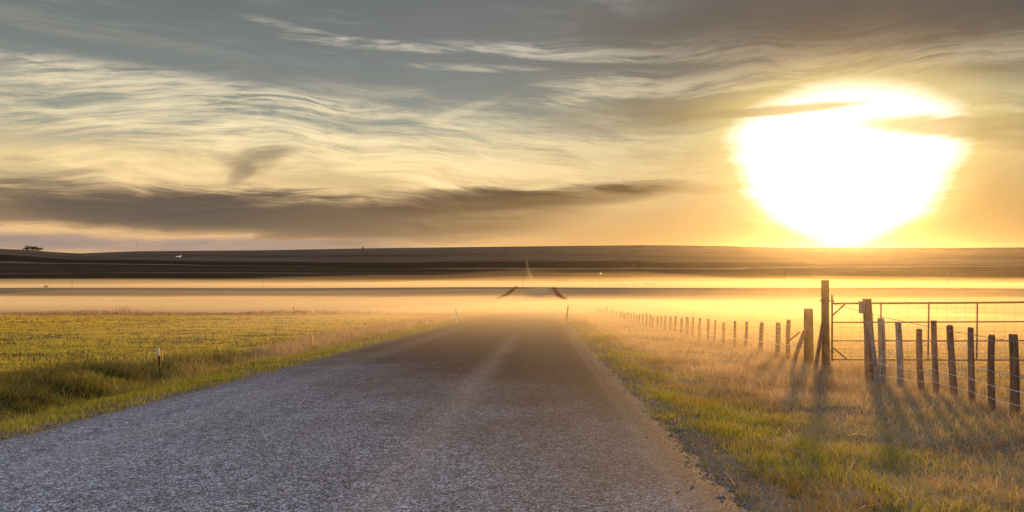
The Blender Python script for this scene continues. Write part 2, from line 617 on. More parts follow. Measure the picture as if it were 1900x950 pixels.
def road_material():
    m, N, bs, out = new_mat('chip_seal')
    P, x, y, s = road_coord(N)
    flat = N.comb(x, y, 0.0)
    st = N.comb(s * 1.0, y * .035, 0.0)                      # long streaks along the road
    chips = N.vor(flat, 80.0, 'F1', 'Distance')
    chipc = N.sep(N.vor(flat, 80.0, 'F1', 'Color'))[0]
    chip2 = N.sep(N.vor(flat, 30.0, 'F1', 'Color'))[1]
    chip3 = N.sep(N.vor(flat, 10.0, 'F1', 'Color'))[0]
    grit = N.noise(flat, 95.0, 3, .65)
    patch = N.noise(flat, .45, 5, .6)
    streak = N.noise(st, 2.1, 5, .6)
    val = (chipc * .62 + chip2 * .16 + chip3 * .10 + grit * .55 - .24)
    val = ((val - .44) * 1.9 + .39).clamp()
    c = N.ramp(val, [(0.0, (.010, .010, .012)), (.32, (.046, .045, .050)), (.55, (.105, .100, .104)), (.78, (.21, .203, .21)), (1.0, (.40, .39, .40))])
    c = N.mix(.30, c, N.mix(N.ss(patch * .5 + streak * .5, .38, .62), (.066, .062, .066), (.165, .158, .162)))
    hue = N.sep(N.vor(flat, 80.0, 'F1', 'Color'))
    c = N.vm('MULTIPLY', c, N.comb(hue[1] * .34 + .83, hue[2] * .22 + .87, hue[0] * .34 + .86))
    # bluish sky reflection painted into the near left road; darker, browner downhill
    sky_sheen = N.ss(y + (patch - .5) * 16.0 + s * 1.7, 15.0, -2.0)
    c = N.vm('MULTIPLY', c, N.comb(sky_sheen * .86 + .25, sky_sheen * 1.18 + .205, sky_sheen * 1.34 + .185))
    # pale polished strip between the wheel tracks and the loose dusty right edge
    wob = (N.noise(N.comb(0.0, y * .25, 4.0), 1.0, 3, .5) - .5) * .16
    strip = N.ss(N.m('ABSOLUTE', s + 1.18 + wob), .42, .0)
    c = N.mix(strip * (patch * .34 + .07) * N.ss(y, 45.0, 10.0), c, N.mix(val, (.12, .112, .108), (.34, .32, .31)))
    strip2 = N.ss(N.m('ABSOLUTE', s + 4.3 + wob), .55, .05)
    c = N.mix(strip2 * .10, c, (.26, .25, .25))
    edge = N.ss(s + wob * 2.0, .75, 1.25)
    c = N.mix(edge * .32, c, N.mix(val, (.075, .052, .036), (.19, .140, .11)))
    gch = N.sep(N.vor(flat, 40.0, 'F1', 'Color'))[0]
    c = N.mix(N.ss(s + wob * 1.5 + (grit - .5) * .5, .98, 1.30), c, N.mix(gch, (.022, .018, .016), (.15, .118, .098)))
    line = N.ss(N.m('ABSOLUTE', s - .98 + wob * .6), .10, .01)
    c = N.mix(line * .12, c, (.24, .18, .15))
    ledge = N.ss(s - wob, -4.9, -5.6)
    c = N.mix(ledge * .5, c, N.mix(val, (.04, .035, .026), (.16, .14, .11)))
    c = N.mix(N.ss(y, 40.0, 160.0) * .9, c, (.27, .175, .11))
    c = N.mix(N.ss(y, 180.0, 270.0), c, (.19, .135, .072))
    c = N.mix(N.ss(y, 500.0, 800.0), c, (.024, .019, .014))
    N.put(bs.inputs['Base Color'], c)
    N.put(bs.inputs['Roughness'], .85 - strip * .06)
    bs.inputs['Specular IOR Level'].default_value = .05
    bump(N, bs, chips * -.8 + grit * .5 + chip2 * .3, .75, .014)
    return m


def build_ground():
    sv = axis(-9000, 9000, .22, -13, 10, 1.055)
    yv = axis(-90, 8800, .28, -6, 34, 1.0125)
    Sg, Yg = np.meshgrid(sv, yv)
    Xg = Sg + KY * Yg
    me = grid_mesh('ground', Xg, Yg, ground(Xg, Yg))
    o = link('ground', me, ground_material())
    tag(o, kind='structure')
    # the road: a sheet with a worn edge laid over the lowered ground
    us = np.concatenate([[0, .012, .03], np.linspace(.06, .94, 19), [.97, .988, 1]])
    yr = np.concatenate([np.arange(-60, 2, .5), np.arange(2, 24, .05), yv[(yv >= 24) & (yv < 2900)]])
    Ug, Yr = np.meshgrid(us, yr)
    jl = (fnoise(Yr * 4.1, Yr * 0, 31, 4) - .5) * .16 + (fnoise(Yr * .5, Yr * 0, 33) - .5) * .16
    jr = (fnoise(Yr * 4.3, Yr * 0 + 7, 37, 4) - .5) * .18 + (fnoise(Yr * .5, Yr * 0, 39) - .5) * .18
    keep = 1 - sstep(80, 200, Yr)
    Sr = (RL + jl * keep) * (1 - Ug) + (RR + .12 + jr * keep) * Ug
    Xr = Sr + KY * Yr + road_bend(Yr)
    Zr = ground(Xr, Yr, False) + .02 + .03 * (1 - ((Sr + 2.14) / 3.5) ** 2) + .22 * sstep(380, 600, Yr)
    lip = np.maximum(1 - Ug / .02, 0) + np.maximum(1 - (1 - Ug) / .02, 0)
    Zr = Zr - lip * .05 * (Yr < 200)
    me = grid_mesh('road', Xr, Yr, Zr)
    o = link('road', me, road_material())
    tag(o, kind='structure')


build_ground()


def build_gravel():
    """loose stones thrown to the edges of the seal"""
    n = 5200
    y = 3.6 + 15.0 * RNG.uniform(0, 1, n) ** 1.5
    right = RNG.uniform(0, 1, n) < .72
    s = np.where(right, RR + .05 + RNG.normal(0, .24, n), RL - .02 + RNG.normal(0, .16, n))
    s = np.where(RNG.uniform(0, 1, n) < .12, RNG.uniform(RL, RR, n), s)
    x = s + KY * y
    z = ground(x, y, False)
    r = RNG.uniform(.003, .010, n) * (1 + (RNG.uniform(0, 1, n) < .04) * 1.2)
    d = np.array([(1, 0, 0), (-1, 0, 0), (0, 1, 0), (0, -1, 0), (0, 0, 1), (0, 0, -.4)], float)
    v = d[None] * r[:, None, None] * RNG.uniform(.6, 1.4, (n, 6, 1))
    v = v + np.stack([x, y, z + .046 - .03 * np.abs(s - (RL + RR) / 2) / 3.5], -1)[:, None, :]
    f = np.array([(0, 2, 4), (2, 1, 4), (1, 3, 4), (3, 0, 4), (2, 0, 5), (1, 2, 5), (3, 1, 5), (0, 3, 5)])
    fs = (f[None] + (np.arange(n) * 6)[:, None, None]).reshape(-1, 3)
    me = bpy.data.meshes.new('gravel')
    me.from_pydata(v.reshape(-1, 3).tolist(), [], fs.tolist())
    me.update()
    m, N, bs, out = new_mat('loose_stone')
    P, xx, yy, ss_ = road_coord(N)
    c = N.noise(P, 38.0, 2, .6)
    N.put(bs.inputs['Base Color'], N.mix(N.ss(c, .3, .7), (.07, .06, .055), (.34, .30, .27)))
    bs.inputs['Roughness'].default_value = .85
    bs.inputs['Specular IOR Level'].default_value = .1
    tag(link('gravel', me, m), kind='stuff')


build_gravel()

# ----------------------------------------------------------------------------
# air: even haze, and the mist lying in the two dips
# ----------------------------------------------------------------------------
def volume_mat(name, col, dens, g, dens2=0.0, g2=.85):
    m = bpy.data.materials.new(name)
    m.use_nodes = True
    t = m.node_tree
    t.nodes.clear()
    out = t.nodes.new('ShaderNodeOutputMaterial')
    pv = t.nodes.new('ShaderNodeVolumePrincipled')
    pv.inputs['Color'].default_value = (*col, 1)
    pv.inputs['Density'].default_value = dens
    pv.inputs['Anisotropy'].default_value = g
    if dens2:
        p2 = t.nodes.new('ShaderNodeVolumePrincipled')
        p2.inputs['Color'].default_value = (*col, 1)
        p2.inputs['Density'].default_value = dens2
        p2.inputs['Anisotropy'].default_value = g2
        ad = t.nodes.new('ShaderNodeAddShader')
        t.links.new(pv.outputs[0], ad.inputs[0])
        t.links.new(p2.outputs[0], ad.inputs[1])
        t.links.new(ad.outputs[0], out.inputs['Volume'])
    else:
        t.links.new(pv.outputs[0], out.inputs['Volume'])
    return m


def build_haze():
    hz = MB().box((0, 4300, -30), (19400, 9400, 300))
    o = hz.build('haze', volume_mat('haze_air', (.97, .86, .66), 1.1e-5, .90))
    tag(o, kind='stuff')


def mist(name, y0, y1, x0, x1, top, dens, g, dens2, ny=60, nx=70):
    """a lens of ground mist: its upper face swells and thins out, its lower face lies under the turf"""
    yv = np.linspace(y0, y1, ny); xv = np.linspace(x0, x1, nx)
    Xg, Yg = np.meshgrid(xv, yv)
    t = np.clip(top(Xg, Yg), 0.0, None)
    gx = np.abs(np.linspace(-1, 1, nx))[None, :]
    rim = np.maximum(gx >= 1, (Yg <= y0 + 1e-6) | (Yg >= y1 - 1e-6))
    base = ground(Xg, Yg)
    up = base + np.where(rim, -.3, t)
    dn = base - .6
    me = bpy.data.meshes.new(name)
    n = ny * nx
    i = np.arange(n).reshape(ny, nx)
    co = np.concatenate([np.stack([Xg, Yg, up], -1).reshape(-1, 3), np.stack([Xg, Yg, dn], -1).reshape(-1, 3)])
    f = []
    for r in range(ny - 1):
        for c in range(nx - 1):
            a, b, d, e = i[r, c], i[r, c + 1], i[r + 1, c + 1], i[r + 1, c]
            f.append((a, b, d, e)); f.append((a + n, e + n, d + n, b + n))
    for c in range(nx - 1):
        a, b = i[0, c], i[0, c + 1]; f.append((b, a, a + n, b + n))
        a, b = i[-1, c], i[-1, c + 1]; f.append((a, b, b + n, a + n))
    for r in range(ny - 1):
        a, b = i[r, 0], i[r + 1, 0]; f.append((a, b, b + n, a + n))
        a, b = i[r, -1], i[r + 1, -1]; f.append((b, a, a + n, b + n))
    me.from_pydata(co.tolist(), [], [tuple(int(k) for k in q) for q in f])
    me.update()
    me.shade_smooth()
    o = link(name, me, volume_mat(name, (1.0, .84, .52), dens, g, dens2))
    tag(o, kind='stuff')
    return o


build_haze()
# thin mist over the near slope and the first dip
def first_dip(h0, h1, k, y0=18, y1=50):
    return lambda X, Y: (h0 * sstep(y0, y1, Y) + h1 * sstep(60, 120, Y)) * (1 - k * sstep(95, 275, Y)) * (1 - sstep(300, 334, Y)) * (.50 + .95 * fnoise(X * .030, Y * .05, 3, 4))


def second_dip(h, y1, sd):
    return lambda X, Y: h * (.72 + .5 * np.exp(-((X - .05 * Y) / (.30 * Y)) ** 2)) * sstep(368, 520, Y) * (1 - sstep(520, y1, Y)) ** 1.4 * (.30 + 1.4 * fnoise(X * .009, Y * .009, sd, 4))


def left_part(f):
    return lambda X, Y: f(X, Y) * sstep(14, -10, X - KY * Y)


def right_part(f):
    return lambda X, Y: f(X, Y) * sstep(-10, 8, X - KY * Y)


mist('ground_mist', 18, 336, -14, 210, right_part(first_dip(1.0, .35, .85, 34, 95)), .0062, .30, .0002, 90, 90)
mist('ground_mist', 18, 336, -14, 210, right_part(first_dip(1.8, .35, .93, 34, 100)), .0036, .30, .0002, 90, 90)
# over the crop it only gathers beyond the weedy field edge
mist('ground_mist', 70, 336, -190, 32, left_part(first_dip(1.2, .5, .85, 74, 118)), .012, .30, .0002, 90, 90)
mist('ground_mist', 70, 336, -190, 32, left_part(first_dip(2.0, .35, .93, 74, 118)), .006, .30, .0002, 90, 90)
# densest where the road dips
mist('ground_mist', 13, 300, -60, 110,
     lambda X, Y: 1.7 * sstep(13, 38, Y) * (1 - .92 * sstep(95, 270, Y)) * (1 - sstep(270, 300, Y)) * np.exp(-((X - KY * Y - 8) / (14 + .16 * Y)) ** 2), .0140, .35, .0003, 80, 60)
# extra wisp by the gate posts, added to veil them in sun glare
mist('ground_mist', 8.5, 34, .6, 26,
     lambda X, Y: 2.0 * sstep(8.5, 12, Y) * (1 - sstep(24, 34, Y)) * sstep(1.0, 4.5, X) * (1 - sstep(15, 26, X)) * (.8 + .4 * fnoise(X * .3, Y * .3, 4)), .0004, .30, .0038, 50, 50)
# banks filling the second dip behind the crest, thinning upwards
mist('valley_mist', 365, 1150, -760, 900, second_dip(4.2, 1000, 8), .0046, .30, .0001, 60, 80)
mist('valley_mist', 365, 1500, -980, 1150, second_dip(7.0, 1150, 18), .0009, .35, .0001, 60, 80)
mist('valley_mist', 365, 1900, -1250, 1450, second_dip(9.5, 1500, 28), .00035, .40, .0001, 60, 80)


# ----------------------------------------------------------------------------
# finding places on the land
# ----------------------------------------------------------------------------
_steps = np.concatenate([np.linspace(3, 60, 900), np.geomspace(60, 8000, 4000)])


def hit(px, py, start=3.0):
    """where the sight line through a spot of the photograph meets the ground"""
    Y = _steps[_steps >= start]
    X = (px - 950) / FOC * Y
    Z = EYE - (py - 475) / FOC * Y
    below = np.nonzero(Z <= ground(X, Y))[0]
    i = below[0] if len(below) else len(Y) - 1
    return Vector((X[i], Y[i], gz(X[i], Y[i])))


def crest(px, lo=1500):
    """the skyline along one bearing"""
    Y = _steps[_steps >= lo]
    X = (px - 950) / FOC * Y
    Z = ground(X, Y)
    i = int(np.argmax((Z - EYE) / Y))
    return Vector((X[i], Y[i], Z[i]))


def at(px, Y):
    x = (px - 950) / FOC * Y
    return Vector((x, Y, gz(x, Y)))


def up(px, py, Y):
    return Vector(((px - 950) / FOC * Y, Y, EYE - (py - 475) / FOC * Y))


# ----------------------------------------------------------------------------
# materials of the objects
# ----------------------------------------------------------------------------
def wood_mat(name, a, b):
    m, N, bs, out = new_mat(name)
    tc = N.node('ShaderNodeTexCoord')
    x, y, z = N.sep(V(N, tc.outputs['Object']))
    g = N.noise(N.comb(x * 42.0, y * 42.0, z * 2.6), 1.0, 5, .65, .6)
    k = N.noise(N.comb(x * 5.0, y * 5.0, z * 4.0), 1.0, 4, .6)
    N.put(bs.inputs['Base Color'], N.mix(N.ss(g * .65 + k * .35, .36, .64), a, b))
    bs.inputs['Roughness'].default_value = .9
    bs.inputs['Specular IOR Level'].default_value = .15
    bump(N, bs, g, .9, .012)
    return m


M = {
    'wood': wood_mat('weathered_wood', (.140, .076, .042), (.36, .21, .125)),
    'palewood': wood_mat('silvered_wood', (.17, .122, .095), (.40, .305, .24)),
    'darkwood': wood_mat('tarred_wood', (.105, .056, .030), (.25, .145, .080)),
    'wire': simple('galvanised_wire', (.42, .40, .38), .35, .85, .15, 30),
    'whitewire': simple('bright_wire', (.80, .76, .70), .45, .2, .1, 30),
    'gate': simple('rusted_gate_tube', (.085, .050, .030), .6, .35, .4, 14),
    'iron': simple('rusted_iron', (.07, .05, .04), .6, .5, .4, 30),
    'white': simple('white_paint', (.78, .80, .82), .55, 0, .08, 12),
    'black': simple('dark_steel', (.022, .026, .024), .6, .3, .3, 40),
    'roof': simple('pale_sheet_roof', (.58, .52, .47), .5, .2, .12, .6),
    'shed': simple('shed_boards', (.20, .15, .11), .85, 0, .25, .5),
    'bark': simple('tree_bark', (.05, .038, .028), .9, 0, .3, 2),
    'straw': simple('straw', (.62, .45, .20), .7, 0, .2, 20),
    'glassware': simple('insulator_glass', (.60, .58, .52), .3, 0, .1, 5),
}


def leaf_material(name, trans=.45):
    m, N, bs, out = new_mat(name)
    at_ = N.node('ShaderNodeAttribute', attribute_name='tint')
    col = V(N, at_.outputs['Color'])
    N.put(bs.inputs['Base Color'], col)
    bs.inputs['Roughness'].default_value = .75
    bs.inputs['Specular IOR Level'].default_value = .18
    tr = N.node('ShaderNodeBsdfTranslucent')
    N.put(tr.inputs['Color'], N.vm('MULTIPLY', col, (1.25, 1.15, .75)))
    ms = N.node('ShaderNodeMixShader')
    ms.inputs[0].default_value = trans
    N.t.links.new(bs.outputs[0], ms.inputs[1])
    N.t.links.new(tr.outputs[0], ms.inputs[2])
    N.t.links.new(ms.outputs[0], out.inputs[0])
    return m


M['blade'] = leaf_material('grass_blade', .5)
M['foliage'] = leaf_material('tree_foliage', .25)


# ----------------------------------------------------------------------------
# grass: real blades, grown in tufts
# ----------------------------------------------------------------------------
def blade_mesh(name, x, y, z, h, w, yaw, lean, ldir, col):
    n = len(x)
    t = np.array([0, 0, .55, .55, 1.0])
    side = np.array([-1, 1, -.75, .75, 0.0])
    bend = t ** 1.7
    cy, sy = np.cos(yaw), np.sin(yaw)
    lx, ly = np.cos(ldir) * lean * h, np.sin(ldir) * lean * h
    co = np.empty((n, 5, 3), np.float32)
    co[:, :, 0] = x[:, None] + side * (w * cy)[:, None] * .5 + bend * lx[:, None]
    co[:, :, 1] = y[:, None] + side * (w * sy)[:, None] * .5 + bend * ly[:, None]
    co[:, :, 2] = z[:, None] + t * (h * np.sqrt(np.clip(1 - .5 * lean ** 2, .2, 1)))[:, None] - .01
    base = (np.arange(n) * 5)[:, None]
    quad = base + np.array([0, 1, 3, 2]); tri = base + np.array([2, 3, 4])
    loops = np.concatenate([quad, tri], 1).ravel().astype(np.int32)
    st = (np.arange(n) * 7)[:, None] + np.array([0, 4])
    me = bpy.data.meshes.new(name)
    me.vertices.add(n * 5); me.vertices.foreach_set('co', co.ravel())
    me.loops.add(len(loops)); me.loops.foreach_set('vertex_index', loops)
    me.polygons.add(n * 2)
    me.polygons.foreach_set('loop_start', st.ravel().astype(np.int32))
    me.polygons.foreach_set('loop_total', np.tile(np.array([4, 3], np.int32), n))
    me.update(calc_edges=True)
    a = me.attributes.new('tint', 'FLOAT_COLOR', 'POINT')
    c = np.ones((n, 5, 4), np.float32)
    c[:, :, :3] = col[:, None, :]
    a.data.foreach_set('color', c.ravel())
    return me


def scatter(y0, y1, s0, s1, dens, tuft=9, spread=.10, keep=None):
    """tufted random spots between two distances and two offsets from the road, kept to what the view could see"""
    area = (y1 - y0) * (s1 - s0)
    nt = max(1, int(area * dens / tuft))
    cy = RNG.uniform(y0, y1, nt); cs = RNG.uniform(s0, s1, nt)
    y = np.repeat(cy, tuft) + RNG.normal(0, spread, nt * tuft)
    s = np.repeat(cs, tuft) + RNG.normal(0, spread, nt * tuft)
    tid = np.repeat(RNG.uniform(0, 1, nt), tuft)
    x = s + KY * y
    ok = (np.abs(x) < .80 * y + 1.2) & (y > 2.5)
    if keep is not None:
        ok &= keep(s, y)
    return x[ok], y[ok], s[ok], tid[ok]


GREEN = np.array((.135, .190, .026)); OLIVE = np.array((.25, .245, .034)); GOLD = np.array((.46, .35, .085))
TAN = np.array((.44, .33, .21)); PALE = np.array((.62, .52, .40)); BROWN = np.array((.20, .112, .068)); DARK = np.array((.040, .048, .014))


def tint(w):
    """mix the palette by weights per blade, with a little variation"""
    tot = sum(w_ for w_, c in w) + 1e-9
    c = sum((w_ / tot)[:, None] * c for w_, c in w)
    n = len(tot)
    return np.clip(c * RNG.uniform(.65, 1.35, (n, 1)) * RNG.uniform(.92, 1.08, (n, 3)), 0, 1)


class Sward:
    def __init__(self): self.p = []

    def add(self, x, y, h, w, lean, col, sun_lean=0.0):
        n = len(x)
        self.p.append((x, y, ground(x, y), h, w, RNG.uniform(0, math.pi, n), lean, RNG.uniform(0, 2 * math.pi, n), col))

    def build(self, name):
        cat = [np.concatenate([p[i] for p in self.p]) for i in range(9)]
        o = link(name, blade_mesh(name, *cat), M['blade'])
        tag(o, kind='stuff')
        return o


def build_grass():
    verge, dry, field = Sward(), Sward(), Sward()
    # right verge
    for (a, b, d, w, tf) in [(3.6, 7, 2000, .0055, 12), (7, 12, 1150, .0075, 12), (12, 20, 520, .011, 12), (20, 34, 210, .017, 10), (34, 60, 80, .028, 8), (60, 125, 26, .05, 6)]:
        edge = lambda s, y: s > RR - .16 + (fnoise(y * .9, y * 0 + 2, 3) - .5) * .45 + RNG.uniform(-.35, .62, len(s)) ** 2 * np.sign(RNG.uniform(-.12, 1, len(s)))
        x, y, s, t = scatter(a, b, RR - .4, 7.6, d, tf, .07 if a < 20 else .15, edge)
        nz = fnoise(x * .55, y * .55, 41); n2 = fnoise(x * 1.6, y * 1.6, 43)
        dryness = np.clip(sstep(2.0, 4.4, s) * .75 + (nz - .5) * 1.5 + sstep(9, 20, y) * sstep(1.9, 3.2, s) * .6 + (t - .5) * .35, 0, 1)
        bare = np.clip((fnoise(x * .8, y * .8, 71) - .36) * 5, 0.62, 1)
        k = RNG.uniform(0, 1, len(x)) < bare
        x, y, s, t, nz, n2, dryness = [q[k] for q in (x, y, s, t, nz, n2, dryness)]
        r = RNG.uniform(.55, 1.3, len(x))
        h = (.04 + .085 * n2 + .05 * t + (.15 - .06 * sstep(13, 22, y)) * dryness * sstep(9, 16, y) * (.3 + nz)) * (.55 + 1.0 * fnoise(x * 1.15, y * 1.15, 49)) * r * np.where(s < RR + .35, .55, 1.0)
        g = 1 - dryness
        col = tint([(g * (.35 + n2), OLIVE), (g * (1.1 - n2), GREEN), (g * .45 * t, GOLD), (dryness * .8, TAN), (dryness * .35 * t, PALE), (dryness * .45 * (1 - nz), BROWN), (g * sstep(.48, .66, nz) * 2.6, DARK), (1.6 * sstep(.52, .72, fnoise(x * .9, y * .9, 47)), BROWN)])
        verge.add(x, y, h, np.full(len(x), w) * RNG.uniform(.6, 1.4, len(x)), RNG.uniform(.15, 1.1, len(x)), col)
    # matted straw lying flat between the tufts
    for (a, b, d, w) in [(4, 9, 1100, .0045), (9, 16, 620, .007), (16, 28, 180, .012)]:
        x, y, s, t = scatter(a, b, 1.7, 7.4, d, 14, .16, lambda s, y: RNG.uniform(0, 1, len(s)) < np.clip(sstep(1.9, 3.4, s) * 1.6 * (fnoise(s * .7, y * .7, 77) - .15), .05, 1))
        h = RNG.uniform(.06, .22, len(x))
        col = tint([(.9 + 0 * t, TAN), (.7 * t, PALE), (.8 * (1 - t), BROWN)])
        dry.add(x, y, h, np.full(len(x), w) * RNG.uniform(.6, 1.4, len(x)), RNG.uniform(1.05, 1.38, len(x)), col)
    # dry wisps round the fence and on the bank
    for (a, b, d, w, tf) in [(7, 13, 420, .0045, 16), (13, 24, 260, .0075, 16), (24, 45, 90, .013, 12), (45, 110, 26, .026, 8)]:
        x, y, s, t = scatter(a, b, 3.0, 8.4, d, tf, .12, lambda s, y: RNG.uniform(0, 1, len(s)) < np.exp(-((s - 6.1) / .55) ** 2) + .55 * sstep(10, 17, y) * sstep(2.4, 3.6, s))
        nz = fnoise(x * .5, y * .5, 51)
        k = RNG.uniform(0, 1, len(x)) < np.clip((nz - .32) * 4, .1, 1)
        x, y, s, t, nz = [q[k] for q in (x, y, s, t, nz)]
        h = (.10 + .20 * nz + .09 * t) * (1 - .45 * sstep(13, 19, y)) * RNG.uniform(.45, 1.25, len(x))
        col = tint([(.8 + 0 * t, TAN), (.5 * t, PALE), (.7 * (1 - t), BROWN), (.25 * nz, OLIVE)])
        dry.add(x, y, h, np.full(len(x), w) * RNG.uniform(.6, 1.3, len(x)), RNG.uniform(.2, 1.15, len(x)), col)
    # pasture behind the fence
    for (a, b, d, w, s1) in [(8, 14, 420, .008, 12), (14, 26, 170, .014, 22), (26, 55, 52, .026, 46), (55, 125, 13, .06, 100)]:
        x, y, s, t = scatter(a, b, 7.0, s1, d, 8, .12)
        nz = fnoise(x * .3, y * .3, 61)
        h = (.06 + .10 * nz) * RNG.uniform(.5, 1.3, len(x))
        col = tint([(.3 + .5 * nz, GOLD), (.6 * t, OLIVE), (.5 * (1 - nz), TAN), (.8 * (1 - t), BROWN)])
        field.add(x, y, h, np.full(len(x), w) * RNG.uniform(.6, 1.3, len(x)), RNG.uniform(.2, .9, len(x)), col)
    # left shoulder and ditch
    for (a, b, d, w, tf) in [(4, 9, 1150, .0065, 12), (9, 15, 900, .008, 12), (15, 24, 420, .012, 12), (24, 42, 170, .02, 10), (42, 75, 62, .034, 8), (75, 125, 22, .06, 6)]:
        edge = lambda s, y: s < RL + .18 + (fnoise(y * 1.1, y * 0 + 5, 13) - .5) * .45 - RNG.uniform(-.05, .4, len(s)) ** 2
        x, y, s, t = scatter(a, b, -10.6, RL + .35, d, tf, .07 if a < 20 else .15, edge)
        nz = fnoise(x * .6, y * .6, 81); n2 = fnoise(x * 1.8, y * 1.8, 83)
        ditch = np.exp(-((s + 8.2) / 1.0) ** 2)
        rank = ditch * sstep(.42, .62, nz)
        dryness = np.clip(ditch * sstep(14, 24, y) * .9 + (nz - .58) * 1.3 + (t - .5) * .4 + ditch * .25, 0, 1)
        h = (.045 + .06 * n2 + .36 * rank + .16 * ditch * dryness) * RNG.uniform(.55, 1.3, len(x))
        g = 1 - dryness
        col = tint([(g * (.25 + .7 * n2), OLIVE), (g * (1.6 - n2), GREEN), (g * .35 * t, GOLD), (g * .8 * sstep(.45, .7, n2), DARK), (dryness * .7, TAN), (dryness * .4 * t, PALE), (dryness * .3, BROWN), (g * rank * 1.8, DARK)])
        verge.add(x, y, h, np.full(len(x), w) * RNG.uniform(.6, 1.3, len(x)), RNG.uniform(.15, .9, len(x)), col)
    # left field: short green-gold crop
    for (a, b, d, w, s0) in [(7, 15, 800, .0065, -15), (15, 26, 420, .0095, -24), (26, 48, 170, .015, -42), (48, 78, 70, .026, -66)]:
        x, y, s, t = scatter(a, b, s0, -9.4, d, 8, .10)
        row = .5 + .5 * np.sin(y * 2.1 + fnoise(x * .2, y * .2, 95) * 9)
        gap = RNG.uniform(0, 1, len(x)) < np.clip((fnoise(x * .55, y * .9, 97) - .34) * 5, .32, 1)
        x, y, s, t, row = x[gap], y[gap], s[gap], t[gap], row[gap]
        nz = fnoise(x * .09, y * .28, 91); n2 = fnoise(x * .8, y * 1.5, 93)
        h = (.05 + .06 * n2 + .02 * row) * RNG.uniform(.5, 1.35, len(x))
        col = tint([(.55 + n2 * .6, OLIVE), (.9 * (1 - n2), GREEN), (.55 * nz + .35 * t + 1.3 * sstep(22, 60, y), GOLD), (.5 * sstep(.55, .8, nz) + .4 * sstep(40, 75, y), TAN), (.30 * (1 - row), DARK)]) * 1.35
        field.add(x, y, h, np.full(len(x), w) * RNG.uniform(.6, 1.3, len(x)), RNG.uniform(.15, .8, len(x)), col)
    # rank dark tussocks on the bank of the ditch
    for (px, py, rr, hh) in [(20, 742, .45, .34), (62, 738, .40, .32), (100, 722, .35, .34), (145, 722, .50, .38), (180, 730, .30, .28), (8, 712, .5, .30), (60, 700, .4, .28), (120, 694, .45, .30),
                             (172, 690, .5, .38), (205, 694, .45, .36), (235, 702, .35, .30), (262, 690, .45, .34), (328, 684, .4, .34), (350, 676, .5, .36), (385, 680, .4, .30), (420, 668, .5, .30)]:
        p = hit(px, py)
        n = 520
        x = p.x + RNG.normal(0, rr * .75, n); y = p.y + RNG.normal(0, rr * .5, n)
        t = RNG.uniform(0, 1, n)
        far = (px > 250) * .8
        verge.add(x, y, hh * RNG.uniform(.35, 1.15, n), np.full(n, .012), RNG.uniform(.3, 1.1, n), tint([(1.2 + 0 * t, DARK), (.7 * t, GREEN), ((.25 + far) * (1 - t), TAN), (.3 * t, BROWN)]))
    verge.build('verge_grass'); dry.build('dry_grass'); field.build('field_grass')

    # rank dry weeds along the far edge of the crop, and standing stalks on the left verge
    edge = Sward()
    x, y, s, t = scatter(76, 90, -74, -7, 13, 7, .25)
    nz = fnoise(x * .12, y * .12, 101)
    k = RNG.uniform(0, 1, len(x)) < .25 + nz
    x, y, t, nz = x[k], y[k], t[k], nz[k]
    edge.add(x, y, (.18 + .75 * np.clip(nz - .25, 0, 1)) * RNG.uniform(.4, 1.25, len(x)), np.full(len(x), .05), RNG.uniform(.1, .8, len(x)),
             tint([(.8 + 0 * t, BROWN), (.6 * t, TAN), (.2 * t, PALE)]))
    for (px, py, n, hh) in [(232, 583, 16, 1.1), (240, 583, 12, 1.0), (224, 583, 8, .9), (130, 582, 10, .7), (160, 583, 14, .7), (115, 583, 9, .5), (340, 584, 8, .6), (420, 585, 8, .6), (455, 584, 6, .8), (60, 583, 9, .5)]:
        p = hit(px, py)
        edge.add(p.x + RNG.normal(0, .5, n), p.y + RNG.normal(0, .5, n), hh * RNG.uniform(.6, 1.15, n), np.full(n, .035), RNG.uniform(.0, .3, n), tint([(np.ones(n), BROWN)]))
    n = 9000
    y = RNG.uniform(285, 352, n)
    x = RNG.uniform(-.78, .80, n) * y
    nz = fnoise(x * .03, y * .05, 121) * .7 + .3 * fnoise(x * .2, y * .2, 122)
    k = (RNG.uniform(0, 1, n) < np.clip((nz - .3) * 3, .05, 1)) & ((x - KY * y < RL - 1) | (x - KY * y > RR + 1))
    x, y, nz = x[k], y[k], nz[k]
    edge.add(x, y, (.10 + .7 * np.clip(nz - .3, 0, 1)) * RNG.uniform(.4, 1.3, len(x)), np.full(len(x), .22), RNG.uniform(.2, 1.0, len(x)), tint([(np.ones(len(x)), BROWN), (RNG.uniform(0, 1, len(x)), TAN)]))
    edge.build('field_edge_weeds')
    stalk = Sward()
    x, y, s, t = scatter(16, 62, -10.2, -7.0, 8, 7, .14)
    nz = fnoise(x * .3, y * .15, 111)
    k = RNG.uniform(0, 1, len(x)) < np.clip((nz - .3) * 3.0, .04, 1)
    x, y, t, nz = x[k], y[k], t[k], nz[k]
    stalk.add(x, y, (.35 + .5 * nz) * RNG.uniform(.4, 1.2, len(x)), .0045 + .00042 * y, RNG.uniform(.05, .75, len(x)), tint([(.7 + 0 * t, TAN), (.7 * t, BROWN), (.4 * (1 - t), PALE)]))
    stalk.build('dry_stalks')
